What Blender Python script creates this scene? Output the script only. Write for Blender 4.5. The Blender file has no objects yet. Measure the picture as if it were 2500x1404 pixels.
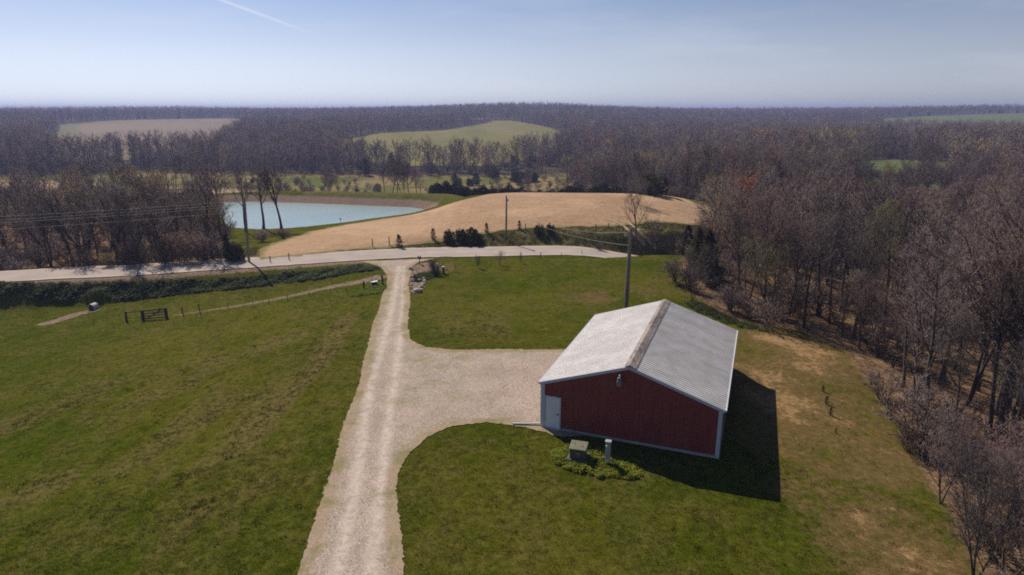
import bpy, math, random
import numpy as np
from mathutils import Vector, Matrix
from mathutils.geometry import delaunay_2d_cdt

random.seed(7)
RNG = np.random.default_rng(7)
S = bpy.context.scene
C = S.collection

# ------------------------------------------------------------------ camera, sky, sun, exposure
F_PX, PITCH, CAM_H = 1577.0, 0.271, 16.6
cam_d = bpy.data.cameras.new('camera')
cam_d.sensor_width = 36.0
cam_d.lens = 36.0 * F_PX / 2500.0
cam_d.clip_end = 20000.0
cam_d.clip_start = 0.5
cam = bpy.data.objects.new('camera', cam_d)
C.objects.link(cam)
cam.location = (0, 0, CAM_H)
cam.rotation_euler = (math.pi / 2 - PITCH, 0, 0)
S.camera = cam

SUN_ELEV = math.radians(44.0)
SUN_AZ = math.radians(-34.0)          # from +Y towards +X
w = bpy.data.worlds.new('World')
S.world = w
w.use_nodes = True
wn, wl = w.node_tree.nodes, w.node_tree.links
wn.clear()
w_out = wn.new('ShaderNodeOutputWorld')
w_bg = wn.new('ShaderNodeBackground')
w_sky = wn.new('ShaderNodeTexSky')
w_sky.sky_type = 'NISHITA'
w_sky.sun_disc = False
w_sky.sun_elevation = SUN_ELEV
w_sky.sun_rotation = SUN_AZ
w_sky.altitude = 0.0
w_sky.air_density = 1.0
w_sky.dust_density = 0.6
w_sky.ozone_density = 2.0
w_bg.inputs['Strength'].default_value = 0.054
# thin cirrus wisps and a contrail high in the sky, as functions of direction
w_tc = wn.new('ShaderNodeTexCoord')
w_map = wn.new('ShaderNodeMapping')
w_map.inputs['Scale'].default_value = (1.2, 1.2, 7.0)
w_map.inputs['Rotation'].default_value = (0.0, 0.12, 0.3)
w_n = wn.new('ShaderNodeTexNoise')
w_n.inputs['Scale'].default_value = 2.6
w_n.inputs['Detail'].default_value = 7.0
w_n.inputs['Roughness'].default_value = 0.6
w_r = wn.new('ShaderNodeMapRange')
w_r.inputs['From Min'].default_value = 0.50
w_r.inputs['From Max'].default_value = 0.80
w_r.inputs['To Max'].default_value = 0.17
w_mix = wn.new('ShaderNodeMix')
w_mix.data_type = 'RGBA'
w_mix.inputs['B'].default_value = (13.5, 13.8, 14.6, 1)
wl.new(w_tc.outputs['Generated'], w_map.inputs['Vector'])
wl.new(w_map.outputs[0], w_n.inputs['Vector'])
wl.new(w_n.outputs['Fac'], w_r.inputs['Value'])
# hazy spring air: whiter and brighter towards the horizon all round, bluer overhead
w_bw = wn.new('ShaderNodeRGBToBW')
wl.new(w_sky.outputs[0], w_bw.inputs[0])
w_sep = wn.new('ShaderNodeSeparateXYZ')
wl.new(w_tc.outputs['Generated'], w_sep.inputs[0])
w_el = wn.new('ShaderNodeMapRange')
w_el.interpolation_type = 'SMOOTHSTEP'
w_el.inputs['From Min'].default_value = -0.03
w_el.inputs['From Max'].default_value = 0.30
wl.new(w_sep.outputs['Z'], w_el.inputs['Value'])
w_tint = wn.new('ShaderNodeMix')
w_tint.data_type = 'RGBA'
w_tint.inputs['A'].default_value = (1.30, 1.38, 1.50, 1)
w_tint.inputs['B'].default_value = (0.42, 0.86, 1.76, 1)
wl.new(w_el.outputs[0], w_tint.inputs['Factor'])
w_mul = wn.new('ShaderNodeVectorMath')
w_mul.operation = 'SCALE'
wl.new(w_tint.outputs['Result'], w_mul.inputs[0])
wl.new(w_bw.outputs[0], w_mul.inputs['Scale'])
wl.new(w_mul.outputs[0], w_mix.inputs['A'])


def sky_dir(u, v):
    a = np.array([u - 1250.0, 0, 0]) + np.array([0, math.cos(PITCH), -math.sin(PITCH)]) * F_PX \
        - np.array([0, math.sin(PITCH), math.cos(PITCH)]) * (v - 702.0)
    return a / np.linalg.norm(a)


def sky_streak(u0, v0, u1, v1, width, amount):
    """fac node socket: a soft straight streak between two directions"""
    a, b = sky_dir(u0, v0), sky_dir(u1, v1)
    n = np.cross(a, b); n /= np.linalg.norm(n)
    along = b - a; ln = np.linalg.norm(along); along = along / ln
    def dot(vec):
        d = wn.new('ShaderNodeVectorMath'); d.operation = 'DOT_PRODUCT'
        wl.new(w_tc.outputs['Generated'], d.inputs[0]); d.inputs[1].default_value = vec
        return d.outputs['Value']
    def mth(op, x, y=None):
        m = wn.new('ShaderNodeMath'); m.operation = op
        for i, q in enumerate((x, y)):
            if q is None: continue
            if isinstance(q, (int, float)): m.inputs[i].default_value = q
            else: wl.new(q, m.inputs[i])
        return m.outputs[0]
    across = mth('ABSOLUTE', dot(tuple(n)))
    r1 = wn.new('ShaderNodeMapRange'); r1.interpolation_type = 'SMOOTHSTEP'
    wl.new(across, r1.inputs['Value'])
    r1.inputs['From Min'].default_value = width; r1.inputs['From Max'].default_value = 0.0
    s = mth('SUBTRACT', dot(tuple(along)), float(a @ along))
    r2 = wn.new('ShaderNodeMapRange'); r2.interpolation_type = 'SMOOTHSTEP'
    wl.new(s, r2.inputs['Value'])
    r2.inputs['From Min'].default_value = ln * 1.05; r2.inputs['From Max'].default_value = ln * 0.3
    r3 = wn.new('ShaderNodeMapRange'); r3.interpolation_type = 'SMOOTHSTEP'
    wl.new(s, r3.inputs['Value'])
    r3.inputs['From Min'].default_value = -ln * 2.0; r3.inputs['From Max'].default_value = -ln * 0.2
    p = mth('MULTIPLY', mth('MULTIPLY', r1.outputs[0], r2.outputs[0]), r3.outputs[0])
    return mth('MULTIPLY', p, amount)


def wadd(x, y):
    m = wn.new('ShaderNodeMath'); m.operation = 'ADD'; m.use_clamp = True
    wl.new(x, m.inputs[0]); wl.new(y, m.inputs[1])
    return m.outputs[0]


fac = wadd(w_r.outputs[0], sky_streak(540, 0, 790, 92, 0.0032, 0.38))
wl.new(fac, w_mix.inputs['Factor'])
wl.new(w_mix.outputs['Result'], w_bg.inputs['Color'])
wl.new(w_bg.outputs[0], w_out.inputs['Surface'])

sun_d = bpy.data.lights.new('sun', 'SUN')
sun_d.energy = 4.6
sun_d.angle = math.radians(0.53)
sun_d.color = (1.0, 0.89, 0.76)
sun = bpy.data.objects.new('sun', sun_d)
C.objects.link(sun)
sun_dir = Vector((math.sin(SUN_AZ) * math.cos(SUN_ELEV), math.cos(SUN_AZ) * math.cos(SUN_ELEV), math.sin(SUN_ELEV)))
sun.rotation_euler = sun_dir.to_track_quat('Z', 'Y').to_euler()
sun.location = (-30, 60, 80)

S.view_settings.view_transform = 'Standard'
S.view_settings.look = 'None'
S.view_settings.exposure = 0.25
S.view_settings.gamma = 1.0
S.view_settings.use_curve_mapping = False
S.render.engine = 'CYCLES'
cy = S.cycles
cy.max_bounces = 5
cy.diffuse_bounces = 2
cy.glossy_bounces = 2
cy.transmission_bounces = 2
cy.transparent_max_bounces = 4
cy.volume_bounces = 0
cy.use_denoising = False
cy.sample_clamp_indirect = 4.0
cy.sample_clamp_direct = 8.0
cy.filter_width = 1.85

# ------------------------------------------------------------------ helpers: rays, tags, meshes


def at(u, v, z=0.0):
    """point at height z seen along the ray of photo pixel (u, v)"""
    dn = math.sin(PITCH) * F_PX + math.cos(PITCH) * (v - 702.0)
    fw = math.cos(PITCH) * F_PX - math.sin(PITCH) * (v - 702.0)
    t = (CAM_H - z) / dn
    return ((u - 1250.0) * t, fw * t)


def ud(u, d):
    return ((u - 1250.0) / 1630.0 * d, d)


def tag(o, label=None, cat=None, group=None, kind=None):
    if label: o['label'] = label
    if cat: o['category'] = cat
    if group: o['group'] = group
    if kind: o['kind'] = kind
    return o


def thing(name, label, cat, loc=(0, 0, 0), rz=0.0, group=None, scale=1.0):
    o = bpy.data.objects.new(name, None)
    o.empty_display_size = 0.3
    C.objects.link(o)
    o.location = loc
    o.rotation_euler = (0, 0, rz)
    o.scale = (scale,) * 3 if isinstance(scale, (int, float)) else scale
    return tag(o, label, cat, group)


def mesh_arrays(name, verts, quads=None, tris=None, smooth=False, mats=(), qmat=None, tmat=None):
    verts = np.asarray(verts, np.float32)
    nq = 0 if quads is None else len(quads)
    nt = 0 if tris is None else len(tris)
    me = bpy.data.meshes.new(name)
    me.vertices.add(len(verts))
    me.vertices.foreach_set('co', verts.ravel())
    loops = []
    if nq: loops.append(np.asarray(quads, np.int32).ravel())
    if nt: loops.append(np.asarray(tris, np.int32).ravel())
    loops = np.concatenate(loops)
    me.loops.add(len(loops))
    me.loops.foreach_set('vertex_index', loops)
    me.polygons.add(nq + nt)
    starts = np.concatenate([np.arange(nq) * 4, nq * 4 + np.arange(nt) * 3]).astype(np.int32)
    me.polygons.foreach_set('loop_start', starts)
    tot = np.concatenate([np.full(nq, 4), np.full(nt, 3)]).astype(np.int32)
    me.polygons.foreach_set('loop_total', tot)
    if smooth: me.polygons.foreach_set('use_smooth', np.ones(nq + nt, bool))
    for m in mats: me.materials.append(m)
    if qmat is not None or tmat is not None:
        mi = np.concatenate([np.zeros(nq) if qmat is None else np.asarray(qmat),
                             np.zeros(nt) if tmat is None else np.asarray(tmat)]).astype(np.int32)
        me.polygons.foreach_set('material_index', mi)
    me.update(calc_edges=True)
    me.validate()
    return me


def attr(me, name, vals):
    a = me.attributes.new(name, 'FLOAT', 'POINT')
    a.data.foreach_set('value', np.asarray(vals, np.float32))


def link(name, me, parent=None, loc=(0, 0, 0), rot=(0, 0, 0)):
    o = bpy.data.objects.new(name, me)
    C.objects.link(o)
    o.location = loc
    o.rotation_euler = rot
    if parent: o.parent = parent
    return o


def copy_tree(o, parent=None):
    c = o.copy()
    C.objects.link(c)
    c.parent = parent
    for ch in list(o.children):
        copy_tree(ch, c)
    return c


class MB:
    """collects shapes, links them as one mesh object"""
    def __init__(self):
        self.v, self.f = [], []

    def add(self, vs, fs):
        n = len(self.v)
        self.v += [tuple(p) for p in vs]
        self.f += [tuple(i + n for i in f) for f in fs]
        return self

    def box(self, c, s, rz=0.0, m=None):
        x, y, z = s[0] / 2, s[1] / 2, s[2] / 2
        vs = [Vector((a * x, b * y, d * z)) for a in (-1, 1) for b in (-1, 1) for d in (-1, 1)]
        if rz: vs = [Matrix.Rotation(rz, 3, 'Z') @ q for q in vs]
        if m is not None: vs = [m @ q for q in vs]
        vs = [q + Vector(c) for q in vs]
        return self.add(vs, [(0, 1, 3, 2), (4, 6, 7, 5), (0, 4, 5, 1), (2, 3, 7, 6), (0, 2, 6, 4), (1, 5, 7, 3)])

    def bar(self, a, b, wd, th, up=(0, 0, 1)):
        a, b = Vector(a), Vector(b)
        d = (b - a).normalized()
        s = d.cross(Vector(up))
        if s.length < 1e-4: s = d.cross(Vector((1, 0, 0)))
        s.normalize()
        n = s.cross(d)
        vs = [p + s * (i * wd / 2) + n * (j * th / 2) for p in (a, b) for i, j in ((-1, -1), (1, -1), (1, 1), (-1, 1))]
        return self.add(vs, [(0, 3, 2, 1), (4, 5, 6, 7)] + [(i, (i + 1) % 4, 4 + (i + 1) % 4, 4 + i) for i in range(4)])

    def tube(self, pts, radii, k=8, caps=True):
        pts = [Vector(p) for p in pts]
        if isinstance(radii, (int, float)): radii = [radii] * len(pts)
        rings = []
        for i, p in enumerate(pts):
            d = (pts[min(i + 1, len(pts) - 1)] - pts[max(i - 1, 0)]).normalized()
            ref = Vector((0, 0, 1)) if abs(d.z) < 0.9 else Vector((1, 0, 0))
            s = d.cross(ref).normalized(); n = s.cross(d)
            rings.append([p + (s * math.cos(2 * math.pi * j / k) + n * math.sin(2 * math.pi * j / k)) * radii[i] for j in range(k)])
        vs = [q for r in rings for q in r]
        fs = []
        for i in range(len(pts) - 1):
            for j in range(k):
                fs.append((i * k + j, i * k + (j + 1) % k, (i + 1) * k + (j + 1) % k, (i + 1) * k + j))
        if caps:
            fs.append(tuple(range(k - 1, -1, -1)))
            fs.append(tuple((len(pts) - 1) * k + j for j in range(k)))
        return self.add(vs, fs)

    def lathe(self, prof, k=16, c=(0, 0, 0)):
        vs, fs = [], []
        for r, z in prof:
            for j in range(k):
                a = 2 * math.pi * j / k
                vs.append((c[0] + r * math.cos(a), c[1] + r * math.sin(a), c[2] + z))
        for i in range(len(prof) - 1):
            for j in range(k):
                fs.append((i * k + j, i * k + (j + 1) % k, (i + 1) * k + (j + 1) % k, (i + 1) * k + j))
        fs.append(tuple(range(k - 1, -1, -1)))
        fs.append(tuple((len(prof) - 1) * k + j for j in range(k)))
        return self.add(vs, fs)

    def mesh(self, name, mat, smooth=False):
        me = bpy.data.meshes.new(name)
        me.from_pydata([tuple(q) for q in self.v], [], self.f)
        me.materials.append(mat)
        if smooth:
            me.polygons.foreach_set('use_smooth', np.ones(len(self.f), bool))
            me.set_sharp_from_angle(angle=math.radians(40))
        me.update()
        return me

    def build(self, name, mat, parent=None, smooth=False, bevel=0.0):
        o = link(name, self.mesh(name, mat, smooth), parent)
        if bevel:
            b = o.modifiers.new('bevel', 'BEVEL'); b.width = bevel; b.segments = 2; b.limit_method = 'ANGLE'
        return o


# ------------------------------------------------------------------ materials


class NT:
    def __init__(self, tree): self.t = tree; self.n = tree.nodes; self.l = tree.links

    def new(self, kind, **kw):
        n = self.n.new(kind)
        for k, v in kw.items(): setattr(n, k, v)
        return n

    def put(self, sock, val):
        if val is None: return
        if hasattr(val, 'is_linked') or isinstance(val, bpy.types.NodeSocket): self.l.new(val, sock)
        else: sock.default_value = val

    def noise(self, vec, scale, detail=4.0, rough=0.55, dist=0.0):
        n = self.new('ShaderNodeTexNoise')
        self.put(n.inputs['Vector'], vec)
        n.inputs['Scale'].default_value = scale
        n.inputs['Detail'].default_value = detail
        n.inputs['Roughness'].default_value = rough
        n.inputs['Distortion'].default_value = dist
        return n.outputs['Fac']

    def vor(self, vec, scale, out='Distance', feature='F1'):
        n = self.new('ShaderNodeTexVoronoi', feature=feature)
        self.put(n.inputs['Vector'], vec)
        n.inputs['Scale'].default_value = scale
        return n.outputs[out]

    def math(self, op, a, b=None, clamp=False):
        n = self.new('ShaderNodeMath', operation=op, use_clamp=clamp)
        self.put(n.inputs[0], a); self.put(n.inputs[1], b)
        return n.outputs[0]

    def rng(self, val, a, b, c=0.0, d=1.0, smooth=True):
        n = self.new('ShaderNodeMapRange')
        if smooth: n.interpolation_type = 'SMOOTHSTEP'
        self.put(n.inputs['Value'], val)
        for k, q in zip(('From Min', 'From Max', 'To Min', 'To Max'), (a, b, c, d)): n.inputs[k].default_value = q
        return n.outputs[0]

    def mix(self, f, a, b, mode='MIX'):
        n = self.new('ShaderNodeMix', data_type='RGBA', blend_type=mode)
        self.put(n.inputs['Factor'], f)
        for k, q in (('A', a), ('B', b)):
            if isinstance(q, tuple): q = (*q[:3], 1.0)
            self.put(n.inputs[k], q)
        return n.outputs['Result']

    def attr(self, name, kind='GEOMETRY'):
        n = self.new('ShaderNodeAttribute', attribute_name=name, attribute_type=kind)
        return n.outputs['Fac']

    def pos(self): return self.new('ShaderNodeNewGeometry').outputs['Position']

    def mapping(self, vec, scale=(1, 1, 1), rot=(0, 0, 0)):
        n = self.new('ShaderNodeMapping')
        self.put(n.inputs['Vector'], vec)
        n.inputs['Scale'].default_value = scale
        n.inputs['Rotation'].default_value = rot
        return n.outputs[0]

    def bump(self, h, strength=0.5, dist=0.05):
        n = self.new('ShaderNodeBump')
        n.inputs['Strength'].default_value = strength
        n.inputs['Distance'].default_value = dist
        self.put(n.inputs['Height'], h)
        return n.outputs[0]


def material(name):
    m = bpy.data.materials.new(name)
    m.use_nodes = True
    t = NT(m.node_tree)
    b = m.node_tree.nodes['Principled BSDF']
    return m, t, b


def simple(name, col, rough=0.7, metal=0.0, var=0.25, scale=6.0, spec=0.3, bump=0.0, coord='Object', stretch=(1, 1, 1)):
    m, t, b = material(name)
    tc = t.new('ShaderNodeTexCoord').outputs[coord]
    v = t.mapping(tc, stretch)
    n = t.noise(v, scale, 5, 0.6)
    n2 = t.noise(v, scale * 0.17, 3, 0.5)
    k = t.math('ADD', t.math('MULTIPLY', n, 0.6), t.math('MULTIPLY', n2, 0.4))
    lo = tuple(c * (1 - var) for c in col); hi = tuple(min(1, c * (1 + var)) for c in col)
    t.put(b.inputs['Base Color'], t.mix(t.rng(k, 0.35, 0.65), lo, hi))
    b.inputs['Roughness'].default_value = rough
    b.inputs['Metallic'].default_value = metal
    b.inputs['Specular IOR Level'].default_value = spec
    if bump: t.put(b.inputs['Normal'], t.bump(n, 0.5, bump))
    return m


# colour of the mown lawn, shared by the ground sheet and by the grass tufts on it
LAWN = bpy.data.node_groups.new('LawnColour', 'ShaderNodeTree')
LAWN.interface.new_socket('Dry', in_out='INPUT', socket_type='NodeSocketFloat')
LAWN.interface.new_socket('Rough', in_out='INPUT', socket_type='NodeSocketFloat')
LAWN.interface.new_socket('Color', in_out='OUTPUT', socket_type='NodeSocketColor')
LAWN.interface.new_socket('Height', in_out='OUTPUT', socket_type='NodeSocketFloat')
t = NT(LAWN)
gi, go = t.new('NodeGroupInput'), t.new('NodeGroupOutput')
p = t.pos()
big = t.noise(p, 0.07, 4, 0.6)
mid = t.noise(p, 0.45, 5, 0.65, 0.4)
fine = t.noise(p, 3.2, 5, 0.7)
vfine = t.noise(p, 14.0, 3, 0.7)
rows = t.noise(t.mapping(p, (0.42, 0.055, 1.0), (0, 0, 0.18)), 1.0, 5, 0.62, 0.6)
c = t.mix(t.rng(big, 0.36, 0.64), (0.050, 0.068, 0.002), (0.086, 0.086, 0.008))
c = t.mix(t.math('MULTIPLY', t.rng(mid, 0.42, 0.66), t.rng(fine, 0.38, 0.62, 0.15, 0.75)), c, (0.112, 0.090, 0.024))
c = t.mix(t.rng(mid, 0.46, 0.28, 0, 0.55), c, (0.042, 0.058, 0.002))
# hay-coloured streaks and clumps in the rougher grass
rg = t.math('MULTIPLY', gi.outputs['Rough'], t.rng(rows, 0.36, 0.58))
c = t.mix(t.math('MULTIPLY', rg, t.rng(fine, 0.34, 0.60, 0.25, 0.95)), c, (0.128, 0.098, 0.036))
c = t.mix(t.math('MULTIPLY', rg, t.rng(fine, 0.50, 0.36, 0.0, 0.7)), c, (0.032, 0.036, 0.008))
# dry worn patches
dmix = t.math('ADD', t.math('MULTIPLY', t.noise(p, 0.7, 6, 0.75, 0.5), 0.55), t.math('MULTIPLY', t.noise(p, 3.4, 5, 0.75, 0.3), 0.45))
dn = t.math('ADD', gi.outputs['Dry'], t.math('MULTIPLY', t.math('SUBTRACT', dmix, 0.5), 2.6))
dm = t.math('MULTIPLY', t.rng(dn, 0.35, 0.85), t.rng(gi.outputs['Dry'], 0.02, 0.25))
c = t.mix(t.math('MULTIPLY', dm, 0.80), c, (0.150, 0.096, 0.044))
dm2 = t.math('MULTIPLY', t.rng(dn, 0.86, 1.15), t.rng(gi.outputs['Dry'], 0.2, 0.5))
c = t.mix(t.math('MULTIPLY', dm2, 0.9), c, (0.30, 0.190, 0.090))
sh = t.rng(t.math('ADD', t.math('MULTIPLY', fine, 0.6), t.math('MULTIPLY', vfine, 0.4)), 0.36, 0.64, 0.68, 1.28, False)
hsv = t.new('ShaderNodeHueSaturation'); t.put(hsv.inputs['Value'], sh); t.put(hsv.inputs['Color'], c)
t.put(go.inputs['Color'], hsv.outputs[0])
t.put(go.inputs['Height'], t.math('ADD', t.math('MULTIPLY', fine, 0.7), t.math('MULTIPLY', vfine, 0.3)))


def ground_material():
    m, t, b = material('ground')
    p = t.pos()
    g = t.new('ShaderNodeGroup'); g.node_tree = LAWN
    t.put(g.inputs['Dry'], t.attr('dry')); t.put(g.inputs['Rough'], t.attr('rough'))
    c = g.outputs['Color']
    n1 = t.noise(p, 0.6, 6, 0.65, 0.5); n2 = t.noise(p, 4.0, 5, 0.7); n3 = t.noise(p, 0.05, 4, 0.6)
    # weedy banks: coarse green with brown tussocks
    bank = t.mix(t.rng(n1, 0.38, 0.60), (0.078, 0.096, 0.022), (0.175, 0.138, 0.070))
    bank = t.mix(t.rng(n2, 0.50, 0.32), bank, (0.050, 0.054, 0.022))
    c = t.mix(t.attr('bank'), c, bank)
    vine = t.mix(t.rng(n2, 0.35, 0.65), (0.030, 0.042, 0.012), (0.070, 0.085, 0.024))
    c = t.mix(t.attr('vine'), c, vine)
    # rough meadow, straw and green
    mead = t.mix(t.rng(t.noise(p, 0.035, 6, 0.65, 0.8), 0.40, 0.60), (0.105, 0.118, 0.026), (0.235, 0.175, 0.085))
    mead = t.mix(t.rng(n1, 0.5, 0.3, 0, 0.6), mead, (0.10, 0.085, 0.042))
    c = t.mix(t.attr('meadow'), c, mead)
    # leaf litter under the trees
    v = t.vor(p, 7.0, 'Color')
    sep = t.new('ShaderNodeSeparateColor'); t.put(sep.inputs[0], v)
    lit = t.mix(t.rng(n1, 0.35, 0.62), (0.085, 0.054, 0.036), (0.205, 0.128, 0.072))
    lit = t.mix(t.rng(sep.outputs[0], 0.72, 0.95, 0, 0.75), lit, (0.33, 0.215, 0.125))
    lit = t.mix(t.rng(sep.outputs[1], 0.65, 0.95, 0, 0.7), lit, (0.045, 0.030, 0.022))
    lit = t.mix(t.rng(t.noise(p, 0.22, 4, 0.6), 0.56, 0.72, 0, 0.65), lit, (0.080, 0.082, 0.022))
    lit = t.mix(t.rng(t.attr('litter'), 1.2, 1.9), lit, t.mix(t.rng(n3, 0.4, 0.6), (0.050, 0.038, 0.032), (0.085, 0.066, 0.046)))  # far woods: shade between the trunks painted into the floor colour
    lm = t.math('ADD', t.attr('litter'), t.math('MULTIPLY', t.math('SUBTRACT', n1, 0.5), 1.1))
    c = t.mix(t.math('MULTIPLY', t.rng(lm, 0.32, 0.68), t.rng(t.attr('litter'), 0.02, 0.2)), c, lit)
    # bare soil / straw strips
    soil = t.mix(t.rng(n2, 0.3, 0.7), (0.135, 0.092, 0.070), (0.30, 0.22, 0.165))
    sm = t.math('ADD', t.attr('soil'), t.math('MULTIPLY', t.math('SUBTRACT', n2, 0.5), 0.9))
    c = t.mix(t.math('MULTIPLY', t.rng(sm, 0.3, 0.7), t.rng(t.attr('soil'), 0.02, 0.2)), c, soil)
    t.put(b.inputs['Base Color'], c)
    b.inputs['Roughness'].default_value = 0.95
    b.inputs['Specular IOR Level'].default_value = 0.0
    t.put(b.inputs['Normal'], t.bump(t.math('ADD', g.outputs['Height'], n1), 0.55, 0.10))
    return m


def gravel_material():
    m, t, b = material('gravel')
    p = t.pos()
    v = t.vor(p, 24.0, 'Color'); sep = t.new('ShaderNodeSeparateColor'); t.put(sep.inputs[0], v)
    n1 = t.noise(p, 0.5, 6, 0.65, 0.3); n2 = t.noise(p, 2.6, 5, 0.7); n3 = t.noise(p, 22.0, 3, 0.7)
    c = t.mix(t.rng(n1, 0.35, 0.65), (0.320, 0.250, 0.195), (0.420, 0.332, 0.265))
    c = t.mix(t.rng(sep.outputs[0], 0.55, 0.95, 0, 0.75), c, (0.60, 0.51, 0.44))
    c = t.mix(t.rng(sep.outputs[1], 0.60, 0.95, 0, 0.75), c, (0.165, 0.130, 0.108))
    c = t.mix(t.rng(n3, 0.56, 0.76, 0, 0.5), c, (0.15, 0.125, 0.11))
    # pale compacted wheel tracks
    tr = t.math('MULTIPLY', t.attr('track'), t.rng(n2, 0.30, 0.62, 0.15, 1.0))
    c = t.mix(t.math('MULTIPLY', tr, 0.85), c, (0.60, 0.50, 0.43))
    # straw-brown shoulder with weeds
    em = t.math('ADD', t.attr('edge'), t.math('MULTIPLY', t.math('SUBTRACT', n2, 0.5), 0.9))
    em = t.math('MULTIPLY', t.rng(em, 0.30, 0.75), t.rng(t.attr('edge'), 0.02, 0.3))
    sh = t.mix(t.rng(n3, 0.35, 0.65), (0.200, 0.140, 0.080), (0.43, 0.315, 0.195))
    em = t.math('MULTIPLY', em, t.rng(n1, 0.30, 0.60, 0.45, 1.0))
    c = t.mix(t.math('MULTIPLY', em, 0.8), c, sh)
    wm = t.math('MULTIPLY', t.rng(t.noise(p, 0.7, 6, 0.72, 0.4), 0.45, 0.62), t.attr('weed'))
    wm = t.math('MULTIPLY', wm, t.rng(n3, 0.35, 0.55))
    c = t.mix(t.math('MULTIPLY', wm, 0.8), c, (0.16, 0.165, 0.045))
    t.put(b.inputs['Base Color'], c)
    b.inputs['Roughness'].default_value = 0.95
    b.inputs['Specular IOR Level'].default_value = 0.1
    t.put(b.inputs['Normal'], t.bump(t.math('ADD', t.vor(p, 24.0), n3), 0.6, 0.03))
    return m


def road_material():
    m, t, b = material('road')
    p = t.pos()
    n1 = t.noise(p, 0.35, 6, 0.6); n2 = t.noise(p, 9.0, 4, 0.7); n3 = t.noise(p, 2.0, 5, 0.65)
    c = t.mix(t.rng(n1, 0.3, 0.7), (0.35, 0.29, 0.25), (0.43, 0.365, 0.32))
    c = t.mix(t.rng(n2, 0.5, 0.75, 0, 0.4), c, (0.22, 0.18, 0.16))
    c = t.mix(t.math('MULTIPLY', t.attr('track'), 0.55), c, (0.30, 0.265, 0.245))
    e = t.math('ADD', t.attr('edge'), t.math('MULTIPLY', t.math('SUBTRACT', n3, 0.5), 0.8))
    c = t.mix(t.math('MULTIPLY', t.rng(e, 0.45, 0.85), 0.85), c, (0.50, 0.42, 0.33))
    t.put(b.inputs['Base Color'], c)
    b.inputs['Roughness'].default_value = 0.95
    b.inputs['Specular IOR Level'].default_value = 0.1
    t.put(b.inputs['Normal'], t.bump(n2, 0.4, 0.03))
    return m


def field_material(name, c1, c2, c3, s=0.06, rows=0.0, rot=0.0):
    m, t, b = material(name)
    p = t.pos()
    n1 = t.noise(t.mapping(p, (1, 0.45, 1), (0, 0, rot)), s, 6, 0.68, 0.6)
    n2 = t.noise(t.mapping(p, (0.22, 1.9, 1), (0, 0, rot + 0.12)), 0.9, 5, 0.7)
    n3 = t.noise(p, 2.2, 5, 0.75)
    c = t.mix(t.rng(n1, 0.38, 0.62), c1, c2)
    c = t.mix(t.rng(n2, 0.48, 0.66, 0, 0.75), c, c3)
    sh = t.rng(n3, 0.34, 0.66, 0.72, 1.22, False)
    hsv = t.new('ShaderNodeHueSaturation'); t.put(hsv.inputs['Value'], sh); t.put(hsv.inputs['Color'], c)
    c = hsv.outputs[0]
    e = t.math('MULTIPLY', t.attr('edge'), 1.0)
    e = t.rng(t.math('ADD', e, t.math('MULTIPLY', t.math('SUBTRACT', t.noise(p, 0.5, 6, 0.7), 0.5), 1.2)), 0.45, 0.95)
    c = t.mix(t.math('MULTIPLY', e, 0.7), c, (0.105, 0.115, 0.028))
    t.put(b.inputs['Base Color'], c)
    b.inputs['Roughness'].default_value = 0.95
    b.inputs['Specular IOR Level'].default_value = 0.05
    t.put(b.inputs['Normal'], t.bump(n3, 0.5, 0.10))
    return m


def bark_material(name, col, twig=False):
    m, t, b = material(name)
    oi = t.new('ShaderNodeObjectInfo')
    tc = t.new('ShaderNodeTexCoord').outputs['Object']
    n = t.noise(t.mapping(tc, (3, 3, 0.6)), 2.4, 5, 0.65)
    lo = tuple(x * 0.6 for x in col); hi = tuple(x * 1.45 for x in col)
    c = t.mix(t.rng(n, 0.3, 0.7), lo, hi)
    hsv = t.new('ShaderNodeHueSaturation')
    t.put(hsv.inputs['Value'], t.rng(oi.outputs['Random'], 0, 1, 0.60, 1.45, False))
    t.put(hsv.inputs['Hue'], t.rng(t.math('FRACT', t.math('MULTIPLY', oi.outputs['Random'], 7.31)), 0, 1, 0.482, 0.525, False))
    t.put(hsv.inputs['Saturation'], t.rng(t.math('FRACT', t.math('MULTIPLY', oi.outputs['Random'], 3.77)), 0, 1, 0.6, 1.25, False))
    t.put(hsv.inputs['Color'], c)
    t.put(b.inputs['Base Color'], hsv.outputs[0])
    b.inputs['Roughness'].default_value = 0.9
    b.inputs['Specular IOR Level'].default_value = 0.15
    return m


def leaf_material(name, c1, c2, trans=0.3):
    m, t, b = material(name)
    p = t.pos()
    oi = t.new('ShaderNodeObjectInfo')
    n = t.noise(p, 3.0, 4, 0.7)
    c = t.mix(t.rng(t.math('ADD', n, t.math('MULTIPLY', t.math('SUBTRACT', oi.outputs['Random'], 0.5), 0.35)), 0.32, 0.68), c1, c2)
    t.put(b.inputs['Base Color'], c)
    b.inputs['Roughness'].default_value = 0.75
    b.inputs['Specular IOR Level'].default_value = 0.2
    if trans:
        tr = t.new('ShaderNodeBsdfTranslucent'); t.put(tr.inputs['Color'], c)
        mx = t.new('ShaderNodeMixShader'); mx.inputs[0].default_value = trans
        t.l.new(b.outputs[0], mx.inputs[1]); t.l.new(tr.outputs[0], mx.inputs[2])
        t.l.new(mx.outputs[0], t.n['Material Output'].inputs['Surface'])
    return m


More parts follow.
